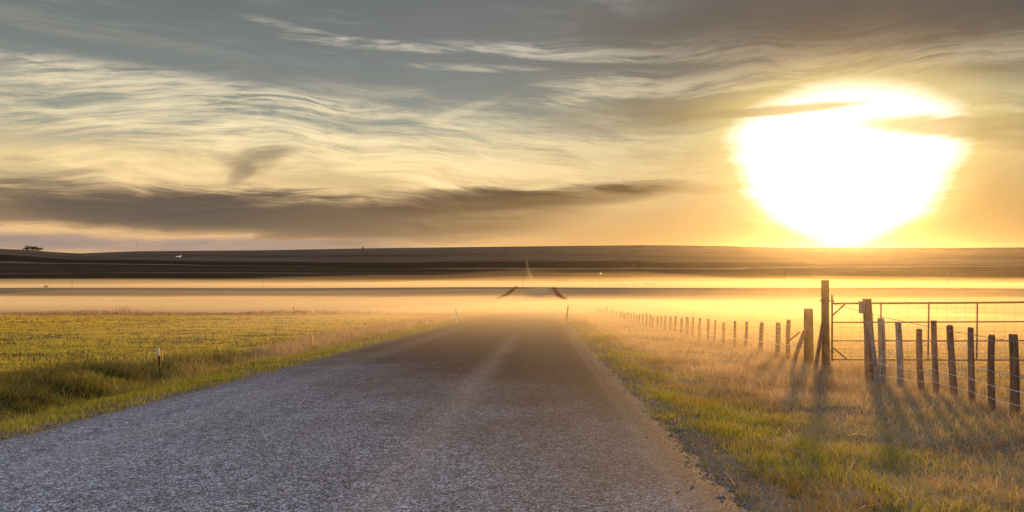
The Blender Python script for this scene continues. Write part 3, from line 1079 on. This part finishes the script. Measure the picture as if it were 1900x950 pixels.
    # tumbleweed drifted against the old fence lines over the rise
    for (sa, sb, y0, y1) in [(-13.2, -12.2, 135, 345), (3.6, 4.6, 130, 345)]:
        row = Sward()
        n = 2000
        y = RNG.uniform(y0, y1, n)
        s = RNG.uniform(sa, sb, n) * (.9 + .0003 * y) if sa < 0 else RNG.uniform(sa, sb, n) + (345 - y) * .008
        x = s + KY * y
        hh = (.45 + .55 * fnoise(y * .12, y * 0 + sa, 7)) * (.55 + .45 * sstep(y0, 200, y))
        row.add(x, y, hh * RNG.uniform(.4, 1.3, n), np.full(n, .16), RNG.uniform(.2, 1.0, n), tint([(np.ones(n), BROWN), (RNG.uniform(.1, .8, n), DARK)]))
        row.build('fence_row_weeds')


build_grass()


# ----------------------------------------------------------------------------
# fences and gate
# ----------------------------------------------------------------------------
FS = 6.2                                            # the fence stands this far right of the road's view line


def fence_Y(px):
    return FOC * FS / (px - 1010)


def stake(mb, base, top, r0, r1, n=9, jit=.13, sink=.35, rounded=.5):
    """a split wooden stake: uneven section, slight bow, worn top"""
    b, t = Vector(base), Vector(top)
    d = (t - b)
    L = d.length
    d.normalize()
    side = Vector((random.uniform(-1, 1), random.uniform(-1, 1), 0)) * .012 * L
    pts = [b - d * sink, b + d * L * .2 + side * .6, b + d * L * .5 + side, b + d * L * .8 + side * .6, t - d * r1 * .5, t]
    rad = [r0 * 1.05, r0 * 1.02, (r0 + r1) * .5, r1 * 1.02, r1, r1 * (1 - rounded * .45)]
    mb.tube(pts, rad, n, True, random.uniform(.75, 1.0), random.uniform(0, 6), jit)
    return mb


def wire_path(posts, frac, sag=.018, z_off=0.0):
    pts = []
    for i, (b, t) in enumerate(posts):
        p = b.lerp(t, frac if not isinstance(frac, (list, tuple)) else frac[i])
        p = p + Vector((-.05, 0, z_off))
        if pts:
            q = pts[-1].lerp(p, .5)
            q.z -= sag * random.uniform(.2, 1.6)
            pts.append(q)
        pts.append(p)
    return pts


def build_far_fence():
    data = [(1444, 598.5), (1463.5, 593), (1413.6, 597.9), (1385.8, 596), (1364, 595), (1343, 598), (1327.5, 593.5), (1314.6, 591), (1298.8, 590), (1286, 587.5),
            (1275, 588), (1265, 590), (1254, 586), (1244.7, 587.3), (1235, 586.4), (1227.5, 586), (1220.5, 586), (1211.7, 586.5), (1206.8, 583.5), (1200, 580.6),
            (1193, 582.3), (1187, 582.5), (1182, 585.5), (1177, 580.4), (1171.7, 581), (1165.6, 579.5), (1160, 581), (1157, 581), (1153.5, 584), (1150.5, 584.5), (1144, 577.5),
            (1137, 574), (1133, 576.6), (1129, 576), (1126, 568.5), (1120.5, 571), (1117, 573), (1113, 572), (1110, 571), (1107, 570.5), (1101, 571),
            (1093, 572), (1089, 570), (1086, 569.5), (1082, 570), (1079, 570), (1076, 570), (1071, 569)]
    data.sort(reverse=True)
    root = empty('stake_fence', at(1441, fence_Y(1441)))
    tag(root, 'long fence of close wooden stakes running into the mist beyond the gate posts', 'fence')
    pp = []
    # braced corner post next to the tall gate post
    Yc = fence_Y(1501)
    b, t = at(1501, Yc), up(1500, 572.5, Yc)
    pp.append((b, t))
    o = stake(MB(), b, t, .122, .115, 12, .05, .5, .1).build('corner_post', M['darkwood'], root)
    tag(o, 'thick flat topped corner post')
    stake(MB(), at(1466, Yc - .35) + Vector((0, 0, -.1)), up(1493, 614, Yc - .12), .055, .05, 9, .06, .2, .1).build('brace', M['darkwood'], root)
    for (px, py) in data:
        lean = -3.2 * max(.25, min(1, (px - 1050) / 400)) * random.uniform(.4, 1.3)
        if px == 1463.5: lean = -1.5
        Y = fence_Y(px + lean)
        b, t = at(px + lean, Y), up(px, py, Y)
        if t.z - b.z < .5: t.z = b.z + .5 + random.uniform(0, .3)
        r = random.uniform(.046, .064) * (1.12 if px < 1300 else 1.0)
        stake(MB(), b, t, r * 1.06, r, 8, .12).build('post', M['wood'], root)
        pp.append((b, t))
    Yb = fence_Y(1462)
    MB().tube([up(1464, 632, Yb - .08), up(1484, 616, Yb - .3)], .022, 7).build('loose_rail', M['wood'], root)
    for fr, mat, r in ((.86, 'wire', .0032), (.64, 'wire', .0032), (.40, 'whitewire', .0055), (.17, 'wire', .0032)):
        MB().tube(wire_path(pp, fr, .03), r, 4, False).build('wire', M[mat], root)


def build_near_fence():
    data = [(1635, 589.7, 1636, 13, .6), (1666.8, 597, 1670.6, 11, .1), (1705.7, 610, 1710.5, 11.5, .3), (1732, 594.7, 1737, 10.5, .1), (1762, 602.5, 1771, 13, .9),
            (1800.7, 607.5, 1804, 12, .2), (1840, 621, 1842, 12.5, .5), (1880, 620, 1882.5, 14, .1), (1926, 628, 1930, 13, .4), (1978, 640, 1981, 13, .4), (2036, 650, 2041, 14, .3)]
    root = empty('roadside_fence', at(1636, fence_Y(1636)))
    tag(root, 'short run of leaning wooden stakes and wire in front of the tube gate', 'fence')
    pp = [(at(1614, fence_Y(1614)), up(1609, 590, fence_Y(1614)))]
    for i, (pt, py, pb, w, rd) in enumerate(data):
        Y = fence_Y(pb)
        b, t = at(pb, Y), up(pt, py, Y)
        r = w * Y / FOC / 2
        stake(MB(), b, t, r * 1.08, r, 11, .12, .35, rd).build('post', M['palewood' if i in (0, 1) else ('wood' if i < 6 else 'darkwood')], root)
        pp.append((b, t))
    for fr, r in ((.93, .0018), (.74, .0018), (.54, .0022), (.36, .0027), (.2, .0024)):
        w = MB().tube(wire_path(pp, fr, .012), r, 4, False)
        # barbs
        for k in range(len(pp) - 1):
            for q in (.25, .5, .75):
                c = pp[k][0].lerp(pp[k][1], fr).lerp(pp[k + 1][0].lerp(pp[k + 1][1], fr), q) + Vector((-.05, 0, -.01))
                d = Vector((random.uniform(-1, 1), random.uniform(-1, 1), random.uniform(-1, 1))).normalized() * .018
                w.tube([c - d, c + d], .0016, 3, False)
        w.build('wire', M['whitewire' if fr < .4 else 'wire'], root)


def build_gate():
    # hinge post
    Y = fence_Y(1533)
    b, t = at(1533.5, Y), up(1531, 519.7, Y)
    root = empty('gate_post', b)
    tag(root, 'tallest dark square topped gate post carrying the gate hinges', 'gate post')
    stake(MB(), b, t, .112, .107, 4, .03, .6, .05).build('shaft', M['darkwood'], root)
    z = up(0, 558, Y).z
    x = (1533 - 950) / FOC * Y
    MB().tube([(x - .16, Y - .03, z), (x + .15, Y - .03, z)], .014, 8).tube([(x - .115, Y - .03, z), (x - .09, Y - .03, z)], .032, 6).build('hinge_bolt', M['iron'], root)
    z2 = up(0, 652, Y).z
    MB().tube([(x - .11, Y - .03, z2), (x + .15, Y - .03, z2)], .014, 8).build('hinge_bolt', M['iron'], root)
    MB().box((x - .085, Y - .06, z - .01), (.04, .06, .13)).build('hinge_plate', M['iron'], root)
    stake(MB(), at(1508, Y - .3) + Vector((0, 0, -.1)), up(1526.5, 600, Y - .1), .05, .045, 9, .06, .2, .1).build('brace', M['darkwood'], root)
    # latch post
    Y2 = fence_Y(1614)
    b, t = at(1614, Y2), up(1608.5, 554.3, Y2)
    lp = empty('latch_post', b)
    tag(lp, 'thickest round gate post with a pale block on its side and a leaning prop', 'gate post')
    stake(MB(), b, t, .105, .096, 14, .035, .6, .08).build('shaft', M['wood'], lp)
    c = up(1597, 570, Y2)
    MB().box((c.x, c.y - .05, c.z), (.085, .09, .23)).build('side_block', M['palewood'], lp)
    stake(MB(), at(1629.5, Y2 - .5) + Vector((0, 0, -.1)), up(1613, 596, Y2 - .13), .05, .046, 9, .08, .2, .2).build('prop', M['palewood'], lp)
    # the gate itself, swung open into the field
    Yg = Y + .02
    P0 = up(1544, 0, Yg)
    A = Vector((P0.x, Yg, 0)); B = Vector((P0.x + 4.88, Yg - .62, 0))
    zt0, zb0 = up(0, 563, Yg).z, up(0, 667, Yg).z
    lift = .045
    def pt(u, v):
        p = A.lerp(B, u)
        p.z = zb0 + (zt0 - zb0) * v + lift * u * 1.6
        return p
    g = empty('field_gate', Vector((A.x, A.y, gz(A.x, A.y))))
    tag(g, 'open rusty tube gate with wire mesh standing behind the roadside stakes', 'gate')
    gm = M['gate']
    MB().tube([pt(0, -.03), pt(0, 1.155)], .021, 10).build('hinge_stile', gm, g)
    MB().tube([pt(1, -.01), pt(1, 1.01)], .021, 10).build('latch_stile', gm, g)
    for v, r in ((1, .023), (.665, .016), (.335, .016), (0, .018)):
        MB().tube([pt(0, v), pt(.5, v - .004), pt(1, v)], r, 10).build('rail', gm, g)
    for u in (.205, .405, .605, .805):
        MB().tube([pt(u, 0), pt(u + .003, 1)], .017, 8).build('upright', gm, g)
    MB().tube([pt(.0, .78), pt(.055, .985)], .018, 8).build('corner_brace', gm, g)
    MB().tube([pt(.0, .22), pt(.062, .01)], .018, 8).build('corner_brace', gm, g)
    wm = MB()
    for k in range(1, 25):
        wm.tube([pt(k / 25, .01), pt(k / 25, .99)], .0016, 4, False)
    for k in range(1, 13):
        v = (k / 13) ** 1.15
        wm.tube([pt(.005, v), pt(.995, v)], .0016, 4, False)
    wm.build('wire_mesh', gm, g)
    MB().tube([pt(.003, .99), pt(.25, .72) + Vector((0, -.03, 0)), pt(.5, .50) + Vector((0, -.03, 0)), pt(.75, .32) + Vector((0, -.03, 0)), pt(.99, .16)], .0062, 5, False).build('brace_cable', gm, g)
    for z_ in (z, z2):
        MB().tube([(A.x, A.y - .03, z_ - .03), (A.x, A.y - .03, z_ + .03)], .027, 8).build('hinge_eye', M['iron'], g)


def build_field_fence():
    """thin line of posts far out in the right-hand pasture"""
    root = empty('pasture_fence', at(1147, 150))
    tag(root, 'faint wire fence of thin posts out in the misty pasture past the stakes', 'fence')
    pp = []
    for i in range(22):
        px = 1147 + i * 44.5
        b = at(px, 158)
        t = b + Vector((random.uniform(-.05, .05), 0, 1.15 + random.uniform(-.1, .1)))
        stake(MB(), b, t, .05, .045, 6).build('post', M['wood'], root)
        pp.append((b, t))
    for fr in (.9, .5):
        MB().tube(wire_path(pp, fr, .05), .006, 4, False).build('wire', M['wire'], root)


build_far_fence()
build_near_fence()
build_gate()
build_field_fence()


# ----------------------------------------------------------------------------
# roadside markers
# ----------------------------------------------------------------------------
def build_markers():
    # T-post with a white painted top, leaning in the ditch grass
    b = hit(297.5, 697)
    t = up(294, 644, b.y)
    root = empty('steel_marker_post', b)
    tag(root, 'black steel marker post with white painted top in the left ditch grass', 'marker post')
    d = t - b
    def tee(mb, p, q):
        for (dx, dy, sx, sy) in ((0, 0, .046, .010), (0, .022, .010, .036)):
            i = len(mb.v)
            for c in (p, q):
                for (ax, ay) in ((-1, -1), (1, -1), (1, 1), (-1, 1)):
                    mb.v.append((c.x + dx + ax * sx / 2, c.y + dy + ay * sy / 2, c.z))
            mb.f += [(i, i + 3, i + 2, i + 1), (i + 4, i + 5, i + 6, i + 7)] + [(i + k, i + (k + 1) % 4, i + 4 + (k + 1) % 4, i + 4 + k) for k in range(4)]
        return mb
    shaft = tee(MB(), b - d * .3, b + d * .70)
    for k in range(9):
        c = b + d * (.1 + .068 * k)
        shaft.box((c.x, c.y - .014, c.z), (.022, .016, .018))
    shaft.build('shaft', M['black'], root)
    top = tee(MB(), b + d * .70, b + d * .975)
    for k in range(4):
        c = b + d * (.74 + .062 * k)
        top.box((c.x, c.y - .014, c.z), (.022, .016, .018))
    top.build('painted_top', M['white'], root)
    tee(MB(), b + d * .975, t).build('tip', M['black'], root)

    def delineator(name, label, pb, yb, pt, yt, w, mat, cap):
        b = hit(pb, yb)
        t = up(pt, yt, b.y)
        d = t - b
        root = empty(name, b)
        tag(root, label, 'marker post', 'thin marker posts beside the road')
        mb = MB()
        n = 6
        for k in range(n):
            mb.ring([b + d * (k / (n - 1) * .9 - (.15 if k == 0 else 0)) + Vector((math.cos(q) * w * .5, math.sin(q) * .018, 0)) for q in [i * math.pi / 4 for i in range(8)]])
        for k in range(n - 1):
            for i in range(8):
                mb.f.append((k * 8 + i, k * 8 + (i + 1) % 8, k * 8 + 8 + (i + 1) % 8, k * 8 + 8 + i))
        mb.f.append(tuple(range((n - 1) * 8, n * 8)))
        mb.build('blade', M[mat], root)
        c = b + d * .95
        MB().tube([b + d * .89, c, t], [w * .56, w * .60, w * .45], 8, True, .5).build('reflector_cap', M[cap], root)
    delineator('road_marker', 'thin whitish marker post on the left road edge where mist begins', 848.5, 598, 845.5, 573.5, .10, 'white', 'black')
    delineator('road_marker', 'thin dark marker post leaning right on the right road edge', 1051, 597, 1054.5, 565, .09, 'black', 'black')
    delineator('road_marker', 'small faint marker post farthest up the left road edge in mist', 874, 570, 873, 561.5, .12, 'black', 'black')
    delineator('road_marker', 'hair thin marker post in bright mist by the right road edge', 1025.5, 574.5, 1025.5, 564.5, .09, 'wood', 'wood')
    # lone stakes in the crop
    for (pb, yb, pt, yt, lab) in [(545, 588, 545, 568, 'thin stake at the far edge of the green crop'), (511, 622, 511.5, 606, 'short dark dead stalk standing alone in the green crop')]:
        b = hit(pb, yb)
        t = up(pt, yt, b.y)
        mb = stake(MB(), b, t, .022, .018, 6)
        o = mb.build('field_stake', M['darkwood'])
        tag(o, lab, 'stake')
    # straw lying on the verge
    p, q = hit(1572, 818.5), hit(1609, 817)
    for v in (p, q): v.z += .05
    o = MB().tube([p, p.lerp(q, .5) + Vector((0, 0, .015)), q], [.007, .006, .004], 6).build('straw_stalk', M['straw'])
    tag(o, 'long pale yellow straw stalk lying on the right verge grass', 'straw')


build_markers()


# ----------------------------------------------------------------------------
# utility poles across the second dip
# ----------------------------------------------------------------------------
def build_poles():
    tops = []
    spots = [(134, 521.5, 'leftmost utility pole standing in thin mist over the dark fields', 560), (487, 519.5, 'second utility pole from the left before the dark hillside', 548),
             (971, 503.5, 'utility pole standing where the road drops over the rise', 520), (1457, 503.5, 'utility pole in golden haze left of the tall gate post', 560),
             (1760, 501, 'utility pole on the right behind the tube gate', 560), (2063, 499, 'utility pole beyond the right end of the gate', 560)]
    for (px, py, lab, Y) in spots:
        b = at(px, Y)
        t = up(px, py, Y)
        r = empty('utility_pole', b)
        tag(r, lab, 'utility pole', 'utility poles crossing the valley')
        MB().tube([b - Vector((0, 0, .5)), t], [.17, .12], 10).build('pole', M['darkwood'], r)
        MB().box((t.x, t.y - .16, t.z - .5), (.14 if px < 1400 else 1.7, .10, .12)).build('crossarm', M['darkwood'], r)
        MB().tube([t, t + Vector((0, 0, .22))], [.06, .04], 8).build('insulator', M['glassware'], r)
        tops.append(t + Vector((0, 0, .2)))
    for i in range(3, 5):
        for dz in (0, -1.4):
            a, c = tops[i] + Vector((0, 0, dz)), tops[i + 1] + Vector((0, 0, dz))
            pts = [a.lerp(c, k / 16) - Vector((0, 0, 1.1 * 4 * (k / 16) * (1 - k / 16))) for k in range(17)]
            o = MB().tube(pts, .022, 4, False).build('power_line', M['black'])
            side = 'left' if i == 3 else 'right'
            tag(o, f'{"upper" if dz == 0 else "lower"} power line strung between the {"two golden haze utility poles" if i == 3 else "pole behind the gate and the right picture edge"}', 'power line', 'power lines over the pasture')
    # yard lamp on a pole
    Y = 640
    b = at(1113, Y); t = up(1114.5, 507.5, Y)
    r = empty('yard_lamp', b)
    tag(r, 'pole with a bright round yard lamp left of the long low shed', 'yard lamp')
    MB().tube([b - Vector((0, 0, .5)), Vector((b.x, b.y, t.z - .3))], [.14, .10], 8).build('pole', M['darkwood'], r)
    bm = bmesh.new()
    bmesh.ops.create_uvsphere(bm, u_segments=12, v_segments=8, radius=.55)
    me = bpy.data.meshes.new('lamp_globe'); bm.to_mesh(me); bm.free()
    m, N, bs, out = new_mat('lit_globe')
    bs.inputs['Base Color'].default_value = (.8, .75, .65, 1)
    bs.inputs['Emission Color'].default_value = (1, .85, .6, 1)
    bs.inputs['Emission Strength'].default_value = .9
    g = link('lamp_globe', me, m, r)
    g.location = Vector((t.x, t.y - .1, t.z)) - b


build_poles()


# ----------------------------------------------------------------------------
# farm buildings and far trees
# ----------------------------------------------------------------------------
def shed(label, px0, px1, Y, h, depth, posts, lift=0.0):
    a, c = at(px0, Y), at(px1, Y)
    mid = (a + c) / 2
    base = min(a.z, c.z)
    root = empty('low_shed', Vector((mid.x, Y, base)))
    tag(root, label, 'shed', 'low sheds in the misty dip')
    L = c.x - a.x
    MB().box((mid.x, Y + depth - .1, base + h * .5 - .3), (L, .2, h + .6)).build('back_wall', M['shed'], root)
    MB().box((a.x + .1, Y + depth / 2, base + h * .45 - .3), (.2, depth - .5, h * .9 + .6)).build('end_wall', M['shed'], root)
    MB().box((c.x - .1, Y + depth / 2, base + h * .45 - .3), (.2, depth - .5, h * .9 + .6)).build('end_wall', M['shed'], root)
    rf = MB()
    i = len(rf.v)
    for (dy, dz) in ((-.6, -.1), (depth * .5, .9), (depth + .5, -.1)):
        for dx in (-.5, L + .5):
            for th in (0, .18):
                rf.v.append((a.x + dx, Y + dy, base + h + dz + th))
    for k in (0, 4):
        p = [i + k + j for j in range(8)]
        rf.f += [(p[0], p[2], p[6], p[4]), (p[1], p[5], p[7], p[3]), (p[0], p[4], p[5], p[1]), (p[2], p[3], p[7], p[6])]
    rf.f += [(i, i + 1, i + 3, i + 2), (i + 8, i + 10, i + 11, i + 9)]
    rf.build('roof', M['roof'], root)
    for k in range(posts):
        x = a.x + L * (k + .5) / posts
        MB().box((x, Y, base + h * .5 - .3), (.22, .22, h + .6)).build('post', M['shed'], root)


def hut(name, label, cat, px, Y, w, h, mat='white'):
    b = at(px, Y)
    root = empty(name, b)
    tag(root, label, cat, 'small pale huts by the sheds')
    MB().box((b.x, Y, b.z + h * .5 - .2), (w, w * .8, h + .4)).build('wall', M[mat], root)
    mb = MB()
    i = 0
    z = b.z + h
    mb.v = [(b.x - w * .6, Y - w * .5, z), (b.x + w * .6, Y - w * .5, z), (b.x + w * .6, Y + w * .5, z), (b.x - w * .6, Y + w * .5, z), (b.x - w * .6, Y, z + w * .3), (b.x + w * .6, Y, z + w * .3)]
    mb.f = [(0, 1, 5, 4), (2, 3, 4, 5), (0, 4, 3), (1, 2, 5), (3, 2, 1, 0)]
    mb.build('roof', M['white'], root)


def tree_mesh(name, seed, w, h, n, base=.12, leaf=.16):
    """crown of many leaf clumps with an uneven outline"""
    r = np.random.default_rng(seed)
    lob = r.normal(0, 1, (9, 3)) * np.array([.34 * w, .34 * w, .20 * h]) + np.array([0, 0, h * .58])
    rad = r.uniform(.16, .34, 9) * min(w, h)
    vs, fs, cs = [], [], []
    for k in range(n):
        l = r.integers(0, 9)
        d = r.normal(0, 1, 3); d /= np.linalg.norm(d)
        c = lob[l] + d * rad[l] * r.uniform(.4, 1.1) ** .6
        c[2] = max(c[2], h * base)
        s = leaf * min(w, h) * r.uniform(.4, 1.0)
        u = r.normal(0, 1, 3); u /= np.linalg.norm(u)
        v = np.cross(u, r.normal(0, 1, 3)); v /= np.linalg.norm(v)
        i = len(vs)
        vs += [tuple(c + u * s * a + v * s * b) for a, b in ((-.5, -.3), (.5, -.4), (.6, .3), (-.3, .5))]
        fs.append((i, i + 1, i + 2, i + 3))
        t = r.uniform(.5, 1.2)
        cs += [(.045 * t, .048 * t, .018 * t, 1)] * 4
    me = bpy.data.meshes.new(name)
    me.from_pydata(vs, [], fs)
    me.update()
    a = me.attributes.new('tint', 'FLOAT_COLOR', 'POINT')
    a.data.foreach_set('color', np.array(cs, np.float32).ravel())
    me.materials.append(M['foliage'])
    return me


def tree(label, cat, p, w, h, seed, group=None, n=260, lean=0.0, name='distant_tree'):
    root = empty(name, p)
    tag(root, label, cat, group)
    MB().tube([p - Vector((0, 0, h * .05)), p + Vector((lean * h * .3, 0, h * .3)), p + Vector((lean * h * .55, 0, h * .6))], [h * .035, h * .028, h * .012], 7).build('trunk', M['bark'], root)
    c = link('crown', tree_mesh('crown', seed, w, h, n), None, root)
    c.location = Vector((lean * h * .5, 0, 0))
    return root


def build_far_things():
    shed('longer low open shed with a pale roof in the bright mist', 1143, 1184, 690, 2.1, 7, 7)
    shed('shorter low open shed with a pale roof, right of the longer one', 1188, 1217, 700, 2.4, 7, 5)
    hut('small_hut', 'tiny pale hut in front of the longer low shed', 'hut', 1169.5, 672, 2.2, .9)
    hut('small_hut', 'brighter pale hut between the two low sheds', 'hut', 1189, 668, 3.2, 1.3)
    hut('small_hut', 'tiny pale hut at the foot of the yard lamp pole', 'hut', 1108.5, 640, 2.4, .8)
    hut('small_hut', 'pale speck of a hut far behind the open gateway', 'hut', 1583, 700, 2.0, .8)
    hut('small_hut', 'second pale speck of a hut just right of the first behind the gateway', 'hut', 1602, 700, 2.0, .8)
    # white farmstead on the left slope
    p = hit(335, 477.2)
    k = p.y / FOC
    r = empty('grain_silo', p)
    tag(r, 'white grain silo with a domed cap on the far left slope', 'silo')
    MB().tube([p - Vector((0, 0, 2)), p + Vector((0, 0, 3.3 * k))], 1.0 * k, 14).build('barrel', M['white'], r)
    MB().tube([p + Vector((0, 0, 3.3 * k)), p + Vector((0, 0, 3.9 * k)), p + Vector((0, 0, 4.3 * k))], [1.08 * k, .8 * k, .2 * k], 14).build('dome', M['white'], r)
    q = hit(330, 477)
    r = empty('farm_shed', q)
    tag(r, 'low white roofed farm shed left of the white silo', 'shed')
    k = q.y / FOC
    MB().box((q.x, q.y, q.z + .5 * k), (6.5 * k, 4 * k, 1.1 * k)).build('wall', M['roof'], r)
    mb = MB()
    z0 = q.z + 1.06 * k
    mb.v = [(q.x - 3.5 * k, q.y - 2.2 * k, z0), (q.x + 3.5 * k, q.y - 2.2 * k, z0), (q.x + 3.5 * k, q.y + 2.2 * k, z0), (q.x - 3.5 * k, q.y + 2.2 * k, z0), (q.x - 3.5 * k, q.y, z0 + .7 * k), (q.x + 3.5 * k, q.y, z0 + .7 * k)]
    mb.f = [(0, 1, 5, 4), (2, 3, 4, 5), (0, 4, 3), (1, 2, 5), (3, 2, 1, 0)]
    mb.build('roof', M['white'], r)
    for i, (px, w, h, lab) in enumerate([(344.5, 5.5, 3.4, 'dark round tree nearest the white silo'), (349, 6.5, 3.8, 'tallest dark tree of the clump right of the silo'), (353.5, 5, 3.0, 'dark tree at the right end of the silo clump'), (362, 6, 1.6, 'low dark bush right of the clump by the silo')]):
        p = hit(px, 477)
        k = p.y / FOC
        tree(lab, 'tree', p, w * k, h * k, 20 + i, 'trees by the white silo')
    # bushy grove on the left skyline
    for i, (px, w, h, lab) in enumerate([(49, 9, 6, 'leftmost small tree of the skyline grove'), (55, 11, 8.5, 'second tree of the skyline grove, with twiggy top'), (62, 11, 8.2, 'third tree of the skyline grove'), (69, 10, 8.6, 'fourth tree of the skyline grove, round topped'), (74, 7, 6.5, 'rightmost tree of the skyline grove, ending it steeply')]):
        p = crest(px)
        k = p.y / FOC
        p = p - Vector((0, 0, 1.0 * k))
        tree(lab, 'tree', p, w * k, h * k, 40 + i, 'grove on the left skyline', 420)
    # farm elevator on the middle skyline
    p = crest(673.5)
    k = p.y / FOC
    r = empty('grain_elevator', p)
    tag(r, 'tiny peaked tower on the skyline left of the road', 'elevator')
    MB().box((p.x, p.y, p.z + .4 * k), (4.6 * k, 3 * k, 2.0 * k)).build('bin_house', M['shed'], r)
    MB().tube([p, p + Vector((0, 0, 2.4 * k)), p + Vector((0, 0, 4.4 * k))], [.9 * k, .8 * k, .12 * k], 8).build('head_house', M['shed'], r)
    # lone mast
    p = crest(254)
    k = p.y / FOC
    r = empty('radio_mast', p)
    tag(r, 'very thin faint lattice mast on the left skyline', 'mast')
    mb = MB()
    for q in range(3):
        o = Vector((math.cos(q * 2.1), math.sin(q * 2.1), 0)) * .8
        mb.tube([p + o - Vector((0, 0, 3)), p + o * .4 + Vector((0, 0, 15 * k))], .22, 5)
    for q in range(14):
        a = p + Vector((0, 0, q * k * 1.05))
        mb.tube([a + Vector((-.8, 0, 0)), a + Vector((.8, 0, k * .9))], .14, 4)
    mb.build('lattice', M['iron'], r)
    MB().tube([p + Vector((0, 0, 15 * k)), p + Vector((0, 0, 16 * k))], .15, 5).build('aerial', M['iron'], r)
    # scattered trees on the far slope
    for i, (px, py, w, h, ln, lab) in enumerate([(1175, 497, 8, 8, .35, 'lone dark tree leaning right on the slope above the sheds'), (1207, 492.5, 4, 3.4, 0, 'small dark bush right of the leaning tree'),
                                                (1226, 491, 7, 2.2, 0, 'low wide bush farther right of the leaning tree'), (1040, 525.5, 13, 7, 0, 'soft bush in bright mist right of the far road'),
                                                (64, 515.5, 20, 4.0, 0, 'low dark bush among the left plough strips'), (85, 538, 5, 5, 0, 'faint scrubby bush left of the leftmost pole'), (228, 479, 4, 2.4, 0, 'tiny bush on the left slope below the mast'),
                                                (122, 508, 9, 2.4, 0, 'small dark bush on the pale strip at left')]):
        p = hit(px, py, 400)
        k = p.y / FOC
        tree(lab, 'tree' if i == 0 else 'bush', p, w * k, h * k, 60 + i, 'scattered scrub on the slopes', 200, ln, 'distant_tree' if i == 0 else 'scrub_bush')
    # tiny row of trees on the skyline under the sun
    proto = None
    lab = ['leftmost tiny tree of the skyline row left of the sun', 'second tiny tree of the skyline row', 'third tiny tree of the skyline row', 'fourth tiny tree of the skyline row', 'fifth tiny tree of the skyline row',
           'sixth tiny tree of the skyline row, taller', 'seventh tiny tree of the skyline row', 'eighth tiny tree of the skyline row', 'ninth tiny tree of the skyline row, dark and narrow', 'tenth tiny tree of the skyline row', 'eleventh tiny tree of the skyline row', 'rightmost tiny tree of the skyline row left of the sun']
    for i, (px, hh) in enumerate([(1320, 1.6), (1327, 2.0), (1331, 2.4), (1336, 2.0), (1339.5, 2.4), (1343.5, 3.6), (1347, 2.0), (1351.5, 3.4), (1359.5, 3.4), (1364, 2.4), (1371, 1.6), (1376, 1.4)]):
        p = crest(px)
        k = p.y / FOC
        tree(lab[i], 'tree', p - Vector((0, 0, .3 * k)), 2.2 * k, hh * k, 80 + i, 'row of tiny trees on the skyline', 70)


build_far_things()
